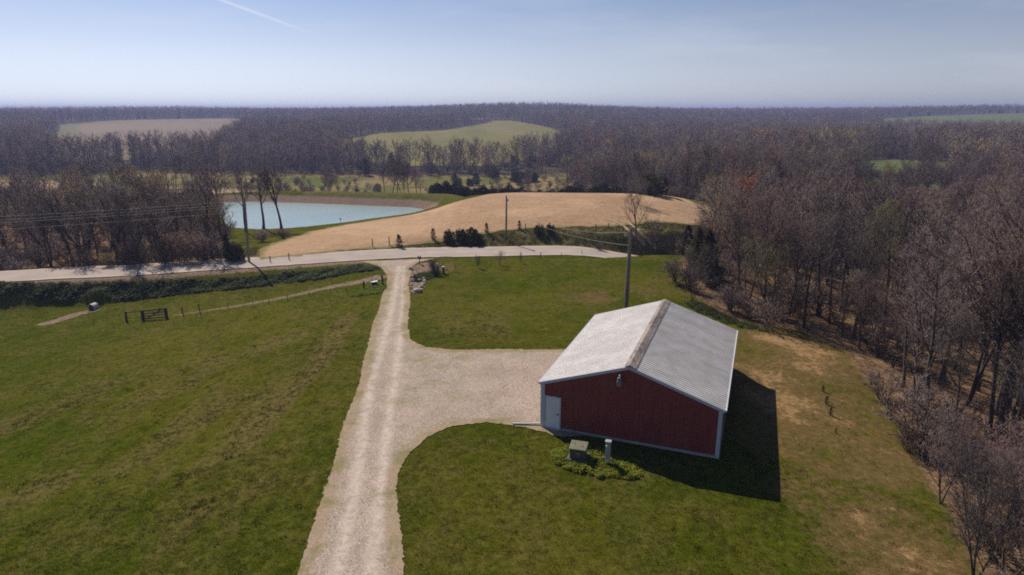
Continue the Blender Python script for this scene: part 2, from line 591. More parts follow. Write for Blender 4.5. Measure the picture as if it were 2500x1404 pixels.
def grass_material():
    m, t, b = material('grass_blades')
    g = t.new('ShaderNodeGroup'); g.node_tree = LAWN
    t.put(g.inputs['Dry'], t.attr('dry', 'INSTANCER')); t.put(g.inputs['Rough'], t.attr('rough', 'INSTANCER'))
    oi = t.new('ShaderNodeObjectInfo')
    hsv = t.new('ShaderNodeHueSaturation')
    t.put(hsv.inputs['Value'], t.rng(oi.outputs['Random'], 0, 1, 0.88, 1.25, False))
    bank = t.mix(t.rng(oi.outputs['Random'], 0.35, 0.65), (0.080, 0.092, 0.018), (0.180, 0.140, 0.066))
    c = t.mix(t.attr('bank', 'INSTANCER'), g.outputs['Color'], bank)
    t.put(hsv.inputs['Color'], c)
    c = hsv.outputs[0]
    t.put(b.inputs['Base Color'], c)
    b.inputs['Roughness'].default_value = 0.7
    b.inputs['Specular IOR Level'].default_value = 0.0
    tr = t.new('ShaderNodeBsdfTranslucent'); t.put(tr.inputs['Color'], c)
    mx = t.new('ShaderNodeMixShader'); mx.inputs[0].default_value = 0.35
    t.l.new(b.outputs[0], mx.inputs[1]); t.l.new(tr.outputs[0], mx.inputs[2])
    t.l.new(mx.outputs[0], t.n['Material Output'].inputs['Surface'])
    return m


def water_material():
    m, t, b = material('pond_water')
    p = t.pos()
    n = t.noise(t.mapping(p, (1.0, 2.2, 1)), 1.6, 4, 0.6)
    n2 = t.noise(p, 0.05, 3, 0.5)
    t.put(b.inputs['Base Color'], t.mix(t.rng(n2, 0.3, 0.7), (0.280, 0.375, 0.370), (0.340, 0.425, 0.415)))
    b.inputs['Roughness'].default_value = 0.12
    b.inputs['IOR'].default_value = 1.33
    t.put(b.inputs['Normal'], t.bump(n, 0.35, 0.12))
    return m


M = {
    'ground': ground_material(), 'gravel': gravel_material(), 'road': road_material(),
    'stubble': field_material('stubble_field', (0.345, 0.222, 0.130), (0.450, 0.302, 0.188), (0.275, 0.175, 0.092)),
    'far_green': field_material('far_green_field', (0.135, 0.135, 0.028), (0.205, 0.175, 0.050), (0.165, 0.145, 0.04), 0.012),
    'far_plough': field_material('far_ploughed_field', (0.20, 0.14, 0.105), (0.245, 0.18, 0.125), (0.115, 0.15, 0.03), 0.012),
    'far_pasture': field_material('far_pasture', (0.085, 0.125, 0.035), (0.12, 0.145, 0.045), (0.18, 0.16, 0.07), 0.012),
    'brown_field': field_material('brown_field', (0.30, 0.20, 0.13), (0.36, 0.25, 0.16), (0.24, 0.17, 0.10)),
    'track': simple('dirt_track', (0.36, 0.26, 0.165), 0.95, var=0.3, scale=2.5, spec=0.05, coord='Object'),
    'water': water_material(),
    'bark': bark_material('bark', (0.090, 0.070, 0.060)),
    'twig': bark_material('twigs', (0.158, 0.112, 0.104)),
    'twig_olive': bark_material('budding_twigs', (0.250, 0.200, 0.090)),
    'twig_russet': bark_material('russet_twigs', (0.270, 0.140, 0.085)),
    'brush': bark_material('brush', (0.145, 0.100, 0.078)),
    'cedar': leaf_material('cedar_needles', (0.050, 0.056, 0.022), (0.120, 0.106, 0.046), 0.3),
    'seedling': leaf_material('seedling_needles', (0.060, 0.068, 0.022), (0.115, 0.115, 0.040), 0.25),
    'cedar_brown': leaf_material('bronze_cedar_needles', (0.040, 0.034, 0.018), (0.085, 0.064, 0.030), 0.12),
    'vine': leaf_material('bank_leaves', (0.028, 0.046, 0.010), (0.095, 0.118, 0.028), 0.35),
    'groundcover': leaf_material('ground_cover_leaves', (0.120, 0.160, 0.012), (0.340, 0.360, 0.040), 0.5),
    'bright_weed': leaf_material('bright_weeds', (0.12, 0.17, 0.012), (0.23, 0.27, 0.03), 0.4),
    'grass': grass_material(),
    'wood': simple('weathered_wood', (0.115, 0.092, 0.078), 0.9, var=0.4, scale=5, stretch=(3, 3, 0.4)),
    'dark_wood': simple('dark_wood', (0.050, 0.042, 0.036), 0.9, var=0.4, scale=5, stretch=(3, 3, 0.4)),
    'pole_wood': simple('pole_wood', (0.21, 0.165, 0.135), 0.9, var=0.35, scale=4, stretch=(4, 4, 0.25)),
    'steel_post': simple('steel_post', (0.09, 0.06, 0.05), 0.8, var=0.3),
    'rock': simple('pale_limestone', (0.42, 0.35, 0.29), 0.9, var=0.45, scale=5, bump=0.03),
    'white': simple('white_paint', (0.74, 0.74, 0.76), 0.5, var=0.06, scale=2),
    'galv': simple('galvanised_metal', (0.42, 0.43, 0.45), 0.45, 0.3, var=0.12),
    'dark': simple('dark_metal', (0.03, 0.03, 0.035), 0.5, var=0.2),
    'concrete': simple('concrete', (0.36, 0.34, 0.32), 0.9, var=0.2, scale=3),
    'wire': simple('aluminium_wire', (0.50, 0.45, 0.40), 0.8, 0.0, var=0.05),
}

# ------------------------------------------------------------------ terrain
P0 = [  # photo pixel, height: the yard, the lawns and the slopes round them
    (1250, 1404, 0), (600, 1404, -0.1), (0, 1404, -0.5), (0, 1150, -0.9), (0, 950, -1.4), (0, 800, -2.1), (0, 752, -2.5),
    (220, 765, -2.2), (400, 785, -1.7), (560, 745, -1.6), (750, 705, -0.9), (880, 705, -0.25), (940, 900, 0), (900, 800, 0.0),
    (600, 1000, -0.5), (300, 900, -1.3), (700, 850, -0.5), (980, 1100, 0), (1100, 950, 0), (1250, 1200, 0), (1600, 1250, 0), (1050, 800, 0.05),
    (1200, 750, 0.1), (1400, 680, 0.25), (1500, 618, 0.4), (1560, 618, 0.6), (1640, 630, 0.5), (1300, 640, 0.15), (1620, 720, 0.1), (1150, 660, 0.05),
    (1900, 1222, -0.62), (1889, 951, -0.42), (1895, 1090, -0.55), (1800, 1160, -0.45), (1690, 1180, -0.2), (1870, 850, -0.35), (2050, 870, -0.7), (2150, 960, -0.9), (2230, 1100, -1.0), (2350, 1300, -0.9), (2000, 1300, -0.7),
    (2000, 760, -1.3), (2200, 820, -2.2), (2400, 900, -2.4), (2490, 1100, -1.8), (1800, 740, -1.0), (1720, 690, -0.4),
    # beyond the road: field, banks
    (640, 634, 0.0), (800, 612, 0.25), (950, 600, 0.5), (1100, 583, 0.8), (1250, 563, 1.15), (1400, 552, 1.3), (1520, 548, 1.2),
    (1640, 545, 0.8), (1720, 560, -0.2), (1250, 520, 1.9), (1500, 515, 2.0), (1050, 545, 0.4), (900, 575, -0.2), (760, 600, -0.6),
    (1180, 479, 2.0), (1350, 479, 2.5), (1540, 478, 2.5), (1640, 484, 2.0), (1720, 500, 0.9), (1800, 512, -0.3),
    (740, 575, -1.9), (840, 546, -2.5), (940, 532, -2.6), (1030, 520, -2.4), (1100, 497, -0.3),
    # dam round the far side of the pond
    (560, 470, -1.5), (700, 466, -1.35), (850, 467, -1.35), (1000, 470, -1.3), (1100, 473, -0.6), (1150, 476, 0.6),
    (500, 520, -2.6), (520, 560, -2.4), (480, 600, -1.6), (300, 600, -2.2), (100, 600, -2.4),
]
PT = [(*at(u, v, z), z) for u, v, z in P0]
PT += [(*ud(u, d), z) for u, d, z in [
    (1180, 132, -2.0), (1350, 132, -1.2), (1500, 132, -1.2), (1620, 132, -1.6), (1180, 152, -6), (1350, 152, -5.5), (1550, 152, -5),
    (700, 162, -5), (850, 162, -5), (1000, 162, -5), (550, 165, -4.5), (350, 160, -5), (100, 150, -4.5), (-200, 140, -4),
    (0, 200, -6), (300, 200, -6.5), (700, 200, -8.5), (1000, 200, -9), (1350, 200, -9), (1700, 180, -6), (2000, 170, -4), (2500, 170, -3),
    (-300, 250, -6), (0, 260, -7), (500, 260, -8.5), (900, 260, -9), (1300, 260, -9), (1700, 260, -7), (2100, 240, -3), (2600, 250, -3),
    (-300, 450, -5), (0, 450, -6), (500, 450, -5), (900, 420, -4.5), (900, 520, -2.8), (1250, 420, -7.0), (1700, 450, -6.5), (2100, 450, -8), (2700, 450, -7), (2250, 560, -6), (2550, 540, -6),
    (-300, 700, 0), (0, 700, 2), (300, 720, 3.0), (480, 800, 3.0), (700, 700, -3), (1000, 700, -1), (1250, 720, 1.5), (1500, 700, -1), (1800, 700, -4), (2100, 700, -2), (2250, 720, 1.5), (2450, 690, 2.5), (2800, 700, 3), (2450, 900, 7.5),
    (-300, 1000, 2), (0, 1000, 2), (300, 1000, 3), (600, 1000, 2.5), (900, 1000, 4.5), (1150, 1000, 10), (1250, 1000, 14), (1330, 1000, 13.5), (1480, 1000, 8), (1700, 1000, 1), (2000, 1000, 2.5), (2300, 1000, 7), (2500, 1000, 9), (2900, 1000, 8),
    (0, 1600, 2), (250, 1600, 6), (450, 1600, 8), (650, 1600, 2), (800, 1600, 0), (1280, 1600, 8), (1700, 1600, 0), (2100, 1600, 2), (2600, 1600, 5),
    (0, 2600, 0), (600, 2600, 0), (1300, 2600, 0), (1900, 2600, 0), (2600, 2600, 1),
    (-300, 5000, -2), (1250, 5000, -2), (2800, 5000, -2)]]
PT += [(40, 60, -3), (60, 45, -3.6), (45, 25, -2.2), (60, 90, -5), (40, 95, -4), (110, 60, -5), (200, 50, -6), (100, 130, -5),
       (30, 8, -0.6), (0, 5, 0), (-30, 8, -0.4), (-60, 20, -1.2), (-100, 40, -2), (0, -60, 0), (-90, -60, -1), (90, -60, -2), (-200, 60, -3),
       (-600, -200, 0), (600, -200, -3), (-2500, 0, 2), (2500, 0, 2)]
PT = np.array(PT, float)


def kern(a, b):
    d = np.sqrt(((a[:, None, :] - b[None, :, :]) ** 2).sum(-1) + 9.0)
    return d


_n = len(PT)
_A = np.zeros((_n + 3, _n + 3))
_A[:_n, :_n] = kern(PT[:, :2], PT[:, :2]) - np.eye(_n) * 0.6
_A[:_n, _n:] = np.c_[np.ones(_n), PT[:, :2]]
_A[_n:, :_n] = _A[:_n, _n:].T
_W = np.linalg.solve(_A, np.r_[PT[:, 2], 0, 0, 0])


def zbase(x, y):
    q = np.c_[np.ravel(x), np.ravel(y)]
    out = np.empty(len(q))
    for i in range(0, len(q), 20000):
        s = q[i:i + 20000]
        out[i:i + 20000] = kern(s, PT[:, :2]) @ _W[:_n] + np.c_[np.ones(len(s)), s] @ _W[_n:]
    return out.reshape(np.shape(x))


def seg_dist(x, y, pl):
    """distance to a polyline, parameter (arc length), side and interpolated third column"""
    pl = np.asarray(pl, float)
    best = np.full(np.shape(x), 1e9); side = np.zeros(np.shape(x)); third = np.zeros(np.shape(x)); arc = np.zeros(np.shape(x))
    s0 = 0.0
    for a, b in zip(pl[:-1], pl[1:]):
        d = b[:2] - a[:2]; L = np.hypot(*d)
        tt = np.clip(((x - a[0]) * d[0] + (y - a[1]) * d[1]) / L ** 2, 0, 1)
        px, py = a[0] + d[0] * tt, a[1] + d[1] * tt
        dd = np.hypot(x - px, y - py)
        k = dd < best
        best = np.where(k, dd, best)
        side = np.where(k, np.sign(d[0] * (y - a[1]) - d[1] * (x - a[0])), side)
        if pl.shape[1] > 2: third = np.where(k, a[2] + (b[2] - a[2]) * tt, third)
        arc = np.where(k, s0 + tt * L, arc)
        s0 += L
    return best, side, third, arc


def poly_sd(x, y, poly):
    """signed distance to a polygon, negative inside"""
    poly = np.asarray(poly, float)
    d, _, _, _ = seg_dist(x, y, np.r_[poly, poly[:1]])
    ins = np.zeros(np.shape(x), bool)
    for (ax, ay), (bx, by) in zip(poly, np.roll(poly, -1, 0)):
        c = ((ay > y) != (by > y)) & (x < (bx - ax) * (y - ay) / (by - ay + 1e-12) + ax)
        ins ^= c
    return np.where(ins, -d, d)


def smooth_line(pl, n=6):
    pl = np.asarray(pl, float)
    q = np.vstack([2 * pl[0] - pl[1], pl, 2 * pl[-1] - pl[-2]])
    out = []
    for i in range(1, len(q) - 2):
        for k in range(n):
            s = k / n
            a, b, c_, d = q[i - 1], q[i], q[i + 1], q[i + 2]
            out.append(0.5 * (2 * b + (c_ - a) * s + (2 * a - 5 * b + 4 * c_ - d) * s * s + (3 * b - a - 3 * c_ + d) * s ** 3))
    out.append(pl[-1])
    return np.array(out)


def sstep(x, a, b):
    s = np.clip((x - a) / (b - a), 0, 1)
    return s * s * (3 - 2 * s)


ROAD = smooth_line([(-260, -2, -2.2), (-160, 31, -1.4), (-95, 53, -0.8), (*at(0, 677, -0.35), -0.35), (*at(300, 662, -0.25), -0.25), (*at(600, 643, -0.12), -0.12),
                    (*at(960, 620, 0.0), 0.0), (*at(1200, 615, 0.0), 0.0), (*at(1390, 612.5, -0.1), -0.1), (12, 77.2, -0.75), (18, 78.5, -1.9), (26, 81, -3.2), (40, 88, -5.0), (70, 108, -7.0), (130, 150, -8.0)])
POND = [at(u, v, -3.0) for u, v in [(516, 505), (535, 497), (560, 493), (640, 492.5), (760, 496.5), (900, 502), (1000, 506), (1037, 511), (1034, 518), (1000, 524),
                                   (930, 533), (840, 546), (760, 556), (700, 562), (640, 564.5), (590, 561), (555, 551), (540, 532), (525, 517)]]
DITCH = smooth_line([(-110, 40), at(-150, 760, -2.2), at(0, 745, -2.4), at(200, 742, -2.2), at(420, 722, -1.8), at(620, 702, -1.3), at(800, 682, -0.7), at(880, 668, -0.3)])


def terrain(x, y):
    x = np.asarray(x, float); y = np.asarray(y, float)
    z = zbase(x, y)
    r = np.hypot(x, y)
    # gentle natural unevenness
    z = z + 0.05 * np.sin(x * 0.21 + 1.3) * np.sin(y * 0.17) * sstep(r, 5, 40) + 0.7 * np.sin(x * 0.013 + 2) * np.sin(y * 0.011 + 1) * sstep(r, 250, 500)
    # flat barn pad
    cb, sb = math.cos(0.366), math.sin(0.366)
    lx = (x - 5.87) * cb - (y - 30.01) * sb; ly = (x - 5.87) * sb + (y - 30.01) * cb
    pad = 1 - sstep(np.hypot(np.maximum(np.abs(lx) - 4.6, 0), np.maximum(np.abs(ly - 6.16) - 6.2, 0)), 0.15, 1.9)
    z = z * (1 - pad)
    # pond basin
    sd = poly_sd(x, y, POND)
    z = np.where(sd < 0, -3.0 + np.maximum(sd * 0.3, -2.5) - 0.05, np.where(sd < 6, np.maximum(np.minimum(z, -3.0 + 0.42 * sd + 0.02), -3.0 + 0.10 * sd - 0.02), z))
    # road bed
    d, side, zr, _ = seg_dist(x, y, ROAD)
    k = 1 - sstep(d, 3.1, 6.6)
    z = z * (1 - k) + zr * k
    cx, cyy = at(224, 752, -2.3)
    z = z + 0.95 * np.exp(-(((x - cx - 0.1) / 1.3) ** 2 + ((y - cyy - 1.0) / 0.7) ** 2))
    return z


# non-uniform sheet: fine over the yard, coarse towards the horizon
def axis(lo, hi, f_lo, f_hi, step, grow):
    a = list(np.arange(f_lo, f_hi + step * 0.5, step))
    s = step
    while a[-1] < hi: s *= grow; a.append(a[-1] + s)
    s = step; b = []
    c0 = f_lo
    while c0 > lo: s *= grow; c0 -= s; b.append(c0)
    return np.array(b[::-1] + a)


GX = axis(-4200, 4200, -62, 56, 0.5, 1.06)
GY = axis(-260, 4600, 8, 118, 0.5, 1.035)
XX, YY = np.meshgrid(GX, GY)
ZZ = terrain(XX, YY)


def zat(x, y):
    x = np.asarray(x, float); y = np.asarray(y, float)
    i = np.clip(np.searchsorted(GX, x) - 1, 0, len(GX) - 2); j = np.clip(np.searchsorted(GY, y) - 1, 0, len(GY) - 2)
    fx = np.clip((x - GX[i]) / (GX[i + 1] - GX[i]), 0, 1); fy = np.clip((y - GY[j]) / (GY[j + 1] - GY[j]), 0, 1)
    return (ZZ[j, i] * (1 - fx) + ZZ[j, i + 1] * fx) * (1 - fy) + (ZZ[j + 1, i] * (1 - fx) + ZZ[j + 1, i + 1] * fx) * fy


def hit(u, v):
    """where the ray of a photo pixel meets the ground"""
    dn = math.sin(PITCH) * F_PX + math.cos(PITCH) * (v - 702.0)
    fw = math.cos(PITCH) * F_PX - math.sin(PITCH) * (v - 702.0)
    ds = np.concatenate([np.arange(14, 160, 0.05), np.arange(160, 2500, 1.0)])
    tt = ds / fw
    x = (u - 1250.0) * tt; z = CAM_H - dn * tt
    below = np.nonzero(z <= zat(x, ds))[0]
    i = below[0] if len(below) else len(ds) - 1
    return float(x[i]), float(ds[i])


def hit3(u, v, dz=0.0):
    x, y = hit(u, v)
    return (x, y, float(zat(x, y)) + dz)


# ------------------------------------------------------------------ plan of the place
DRIVE_L = [(-4.6, -14), (-6.1, 9), at(722, 1404), at(790, 1210), at(830, 1060), at(880, 920), at(899, 830), at(927, 740), at(941, 700), at(946, 672), at(932, 655), at(905, 645), at(880, 638)]
DRIVE_R = [at(1060, 632), at(1024, 645), at(1003, 656), at(1003, 670), at(998, 700), at(1002, 745), at(994, 800), at(1004, 832), at(1040, 851), at(1100, 857), at(1230, 858), at(1372, 857.5),
           (6.0, 43.0), (1.75, 31.72), at(1420, 1066), at(1372, 1069), at(1335, 1058), at(1285, 1043), at(1230, 1036), at(1180, 1033), at(1100, 1043), at(1040, 1069), at(1000, 1105), at(975, 1150), at(970, 1200),
           at(977, 1300), at(985, 1404), (-2.9, 9), (-1.4, -14)]
DRIVE = DRIVE_L + DRIVE_R
FIELD = [at(u, v, z) for u, v, z in [(625, 634, 0), (640, 600, -0.7), (700, 582, -1.4), (750, 566, -2.0), (840, 550.5, -2.35), (940, 536, -2.4), (1030, 523, -2.2), (1085, 507, -1.0), (1120, 493, 0.3), (1165, 479, 1.8)]] \
    + [ud(1190, 118), ud(1350, 121), ud(1540, 121), ud(1640, 117)] \
    + [at(u, v, z) for u, v, z in [(1700, 496, 1.2), (1790, 512, -0.2), (1760, 535, 0.0), (1690, 548, 0.5), (1600, 546, 0.9), (1520, 552, 1.15), (1400, 556, 1.25), (1250, 563, 1.15), (1100, 581, 0.8), (950, 597, 0.5), (800, 611, 0.25), (720, 623, 0.1)]]
WOOD_EDGE = [at(1668, 612, 0.3), at(1650, 660, 0.1), at(1690, 722, -0.2), at(1760, 768, -0.4), at(1850, 790, -0.4), at(1960, 802, -0.5), at(2060, 842, -0.5), at(2120, 930, -0.5), at(2195, 1010, -0.5),
             at(2240, 1090, -0.5), at(2262, 1150, -0.5), at(2340, 1290, -0.5), at(2395, 1404, -0.5), (15.8, 12), (16, -40)]
WOOD_R = WOOD_EDGE[::-1] + [at(1700, 575, -0.1), at(1735, 540, -0.2), at(1800, 518, -0.4), ud(1800, 112), ud(1690, 124), ud(1640, 128), ud(1640, 150), ud(1400, 180), ud(1400, 400), (400, 420), (400, -40)]
WOOD_L = [(-150, 40), (-95, 57.5), at(0, 656, -0.4), at(200, 652, -0.3), at(400, 644, -0.2), at(560, 636, -0.2), at(575, 610, -0.6), at(560, 580, -1.6), at(545, 560, -2.4), at(518, 520, -3), at(505, 500, -3), ud(480, 140),
          ud(200, 165), ud(-250, 175), (-220, 120)]
MEADOW = [ud(-300, 170), ud(200, 168), ud(480, 150), ud(700, 152), ud(1000, 153), ud(1180, 140), ud(1640, 135), ud(1560, 190), ud(1400, 215), ud(1390, 258), ud(1000, 262), ud(760, 258), ud(600, 262), ud(300, 262), ud(120, 235), ud(-300, 235)]
FAR_FIELDS = {
    'center': [ud(u, d) for u, d in [(820, 430), (920, 520), (1090, 580), (1180, 700), (1205, 760), (1250, 755), (1320, 660), (1385, 570), (1395, 470), (1350, 350), (1200, 292), (1000, 292), (850, 310)]],
    'left': [ud(u, d) for u, d in [(90, 290), (120, 420), (140, 640), (330, 780), (560, 900), (595, 800), (585, 600), (550, 450), (490, 340), (250, 300)]],
    'right': [ud(u, d) for u, d in [(2105, 790), (2180, 610), (2400, 560), (2700, 540), (2780, 900), (2500, 960), (2300, 930), (2130, 880)]],
    'small': [ud(u, d) for u, d in [(2115, 165), (2230, 150), (2335, 160), (2345, 238), (2200, 262), (2120, 255)]],
    'behind': [ud(u, d) for u, d in [(920, 800), (1180, 780), (1200, 830), (940, 860)]],
}

# ------------------------------------------------------------------ ground sheet with its zones
vx, vy = XX.ravel(), YY.ravel()
near = (np.hypot(vx, vy) < 330)


def zone(poly, a, b, mask=near):
    out = np.zeros(len(vx))
    out[mask] = 1 - sstep(poly_sd(vx[mask], vy[mask], poly), a, b)
    return out


litter = np.maximum(zone(WOOD_R, -1.5, 1.2), zone(WOOD_L, -1.5, 1.0))
meadow = zone(MEADOW, -6, 6)
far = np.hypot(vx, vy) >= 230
litter = np.maximum(litter, (far & (meadow < 0.5)).astype(float) * 2.0)  # beyond leaf litter: far woodland floor gets the painted-in shade tone
d_road, s_road, _, arc_road = seg_dist(vx, vy, ROAD)
fsd = np.full(len(vx), 99.0); fsd[near] = poly_sd(vx[near], vy[near], FIELD)
psd = np.full(len(vx), 99.0); psd[near] = poly_sd(vx[near], vy[near], POND)
bank = np.where((s_road > 0) & (d_road < 14) & (fsd > -0.5) & (vx > -40) & (vx < 40), sstep(d_road, 2.7, 4.0) * (1 - sstep(d_road, 8, 13)), 0) * near
bank = np.maximum(bank, np.where((psd < 12) & (psd > -1) & (fsd > 0.3) & (vx > -46), 0.5 * sstep(vy, 126, 134) * (1 - sstep(psd, 6.0, 9.0)), 0))
soil = np.where((psd < 8) & (psd > -1) & (vy > 124), (1 - sstep(psd, 1.9, 3.9)), 0) * 0.8
soil = np.maximum(soil, np.where((s_road < 0) & (vx < -15), (1 - sstep(d_road, 3.3, 4.6)) * 0.9, 0))
VINE = [at(u, v, z) for u, v, z in [(-200, 712, -1.2), (0, 702, -0.8), (200, 697, -0.7), (400, 687, -0.6), (600, 674, -0.4), (760, 661, -0.25), (880, 651, -0.1), (925, 654, 0), (930, 664, -0.1), (880, 668, -0.3), (800, 684, -0.7),
                                   (620, 706, -1.3), (420, 727, -1.8), (230, 745, -2.2), (0, 750, -2.4), (-200, 765, -2.3)]]
vine = zone(VINE, -0.5, 0.4)
FENCE_STRIP = smooth_line([at(425, 772, -1.8), at(560, 748, -1.5), at(700, 722, -1.0), at(800, 702, -0.6), at(880, 688, -0.25), at(925, 676, -0.05)], 4)
fd, _, _, farc = seg_dist(vx, vy, FENCE_STRIP)
soil = np.maximum(soil, (1 - sstep(fd, 0.15 + farc * 0.016, 0.4 + farc * 0.05)) * (0.55 + 0.4 * sstep(farc, 10, 28)) * near)
wash = smooth_line([at(225, 760, -2.2), at(185, 768, -2.2), at(140, 781, -2.1), at(112, 789, -2.1)], 4)
wd, _, _, warc = seg_dist(vx, vy, wash)
soil = np.maximum(soil, (1 - sstep(wd, 0.3, 0.9)) * sstep(9.5 - warc, 0, 5))
ROCKBED = [at(u, v) for u, v in [(1003, 655), (1030, 646), (1075, 645), (1075, 662), (1045, 672), (1040, 690), (1030, 712), (1005, 716), (1000, 690)]]
soil = np.maximum(soil, zone(ROCKBED, -0.4, 0.5) * 0.8)
PINK = [at(u, v) for u, v in [(1080, 650), (1108, 645), (1110, 660), (1090, 668), (1072, 672)]]
dry = zone(PINK, -0.4, 1.0) * 1.0


def blob(u, v, r, a, stretch=1.0):
    x, y = at(u, v, -0.1)
    return a * np.exp(-(((vx - x) / r) ** 2 + ((vy - y) / (r * stretch)) ** 2)) * near


for q in [(1440, 735, 4.5, 1.0), (1390, 790, 3, 0.6), (1370, 830, 2.2, 0.6), (1570, 715, 4, 0.9), (1640, 690, 4.2, 0.75, 1.6), (1900, 812, 3.0, 1.25, 0.8), (1960, 830, 3.2, 0.85), (1850, 900, 4, 0.75), (1920, 960, 4, 0.75), (1980, 880, 4, 0.7), (2000, 1000, 3.4, 0.62), (2080, 960, 4, 0.5),
          (1900, 1060, 3, 0.5), (2050, 1100, 3.4, 0.55), (2150, 1060, 3, 0.5), (2120, 1240, 1.8, 0.75), (2160, 1200, 1.6, 0.7), (2250, 1330, 2.2, 0.7), (2060, 1280, 2.4, 0.5), (2200, 1400, 2.2, 0.6), (2000, 1180, 3, 0.42), (1850, 1300, 3.5, 0.28), (1950, 1380, 3, 0.35),
          (1000, 770, 1.2, 0.5), (1020, 740, 1.0, 0.4), (640, 800, 1.3, 0.6), (1120, 1130, 1.2, 0.35), (1780, 870, 3, 0.5), (1500, 705, 5, 0.5), (1560, 720, 4, 0.55), (320, 960, 6, 0.4), (450, 900, 5, 0.35), (200, 1000, 4, 0.38), (1480, 1150, 2, 0.3), (1700, 1230, 3, 0.25), (1230, 1180, 3, 0.22)]:
    dry = np.maximum(dry, blob(*q))
dry = dry * 0.7 + (0.44 + 0.12 * np.sin(vx * 0.5) * np.sin(vy * 0.37 + 1)) * sstep(vx, 8, 15) * (1 - sstep(vy, 45, 52)) * near
rough = np.zeros(len(vx))
for w_, amt, pl in ((1.1, 1.0, [(850, 775), (805, 850), (750, 920), (665, 1005), (590, 1090), (440, 1150)]), (1.5, 0.8, [(720, 815), (560, 862), (430, 925), (300, 960)]), (2.2, 0.75, [(470, 870), (250, 925), (40, 1010)]),
                    (1.6, 0.8, [(610, 985), (430, 1030), (300, 1120), (90, 1180)]), (1.0, 0.7, [(640, 1190), (500, 1250), (380, 1340)]), (1.3, 0.6, [(690, 950), (560, 960), (450, 985)])):
    sd_ = seg_dist(vx[near], vy[near], [at(u, v, -0.4) for u, v in pl])[0]
    q = np.zeros(len(vx)); q[near] = amt * (1 - sstep(sd_, w_ * 0.3, w_ * 1.6)); rough = np.maximum(rough, q)
rough = np.maximum(rough, 0.22 * ((vx < -4) & (s_road < 0)) * near)
rough = np.maximum(rough, blob(1140, 800, 4.0, 0.8)); rough = np.maximum(rough, blob(1250, 770, 3.5, 0.4)); rough = np.maximum(rough, blob(1400, 1250, 7, 0.35))
idx = np.arange(len(vx)).reshape(XX.shape)
quads = np.stack([idx[:-1, :-1].ravel(), idx[:-1, 1:].ravel(), idx[1:, 1:].ravel(), idx[1:, :-1].ravel()], 1)
gm = mesh_arrays('ground', np.c_[vx, vy, ZZ.ravel()], quads, smooth=True, mats=[M['ground']])
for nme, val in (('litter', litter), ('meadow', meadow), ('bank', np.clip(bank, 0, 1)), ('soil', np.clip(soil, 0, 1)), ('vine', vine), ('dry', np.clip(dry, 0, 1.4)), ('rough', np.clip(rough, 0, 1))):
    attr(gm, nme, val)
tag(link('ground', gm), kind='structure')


def drape(name, poly, mat, res, dz, jit=0.0, edge_w=1.0, extra=None, step=None):
    """a sheet cut to a plan outline and laid on the ground"""
    poly = np.asarray(poly, float)
    step = step or res
    out = []
    for a, b in zip(poly, np.roll(poly, -1, 0)):
        n = max(1, int(np.hypot(*(b - a)) / step))
        for k in range(n): out.append(a + (b - a) * k / n)
    out = np.array(out)
    if jit:
        nx = np.sin(out[:, 0] * 1.3 + out[:, 1] * 0.9) * 0.7 + RNG.normal(0, 0.5, len(out))
        ny = np.sin(out[:, 0] * 1.1 - out[:, 1] * 0.7 + 1) * 0.6 + RNG.normal(0, 0.5, len(out))
        out = out + np.c_[nx, ny] * jit
    lo, hi = out.min(0), out.max(0)
    gx, gy = np.meshgrid(np.arange(lo[0], hi[0], res), np.arange(lo[1], hi[1], res))
    pts = np.c_[gx.ravel(), gy.ravel()] + RNG.uniform(-0.2, 0.2, (gx.size, 2)) * res
    pts = pts[poly_sd(pts[:, 0], pts[:, 1], out) < -res * 0.4]
    allp = [Vector(q) for q in np.r_[out, pts]]
    nb = len(out)
    res_ = delaunay_2d_cdt(allp, [(i, (i + 1) % nb) for i in range(nb)], [list(range(nb))], 1, 1e-5)
    V = np.array([(q.x, q.y) for q in res_[0]])
    T = np.array([f for f in res_[2] if len(f) == 3], int)
    e1 = V[T[:, 1]] - V[T[:, 0]]; e2 = V[T[:, 2]] - V[T[:, 0]]
    flip = (e1[:, 0] * e2[:, 1] - e1[:, 1] * e2[:, 0]) < 0
    T[flip] = T[flip][:, ::-1]
    Z = zat(V[:, 0], V[:, 1]) + dz
    me = mesh_arrays(name, np.c_[V, Z], None, T, smooth=True, mats=[mat])
    attr(me, 'edge', 1 - sstep(-poly_sd(V[:, 0], V[:, 1], poly), 0, edge_w))
    if extra: extra(me, V)
    return tag(link(name, me), kind='structure')


TRACK_A = smooth_line([at(822, 1404), at(858, 1230), at(880, 1100), at(897, 976), at(925, 870), at(950, 780), at(966, 700), at(974, 655)], 4)
TRACK_B = smooth_line([at(905, 1404), at(925, 1230), at(940, 1100), at(955, 976), at(972, 870), at(982, 780), at(987, 700), at(988, 655)], 4)


def drive_extra(me, V):
    da = seg_dist(V[:, 0], V[:, 1], TRACK_A)[0]; db = seg_dist(V[:, 0], V[:, 1], TRACK_B)[0]
    attr(me, 'track', np.maximum(1 - sstep(da, 0.05, 0.42), 1 - sstep(db, 0.05, 0.42)))
    sd = -poly_sd(V[:, 0], V[:, 1], np.array(DRIVE))
    wd = 1 - sstep(sd, 0.3, 1.6)
    x0, y0 = at(1060, 880); x1, y1 = at(1020, 950)
    wd = np.maximum(wd, np.exp(-((V[:, 0] - x0) ** 2 + (V[:, 1] - y0) ** 2) / 12) * 0.9)
    wd = np.maximum(wd, np.exp(-((V[:, 0] - x1) ** 2 + (V[:, 1] - y1) ** 2) / 9) * 0.9)
    attr(me, 'weed', wd)


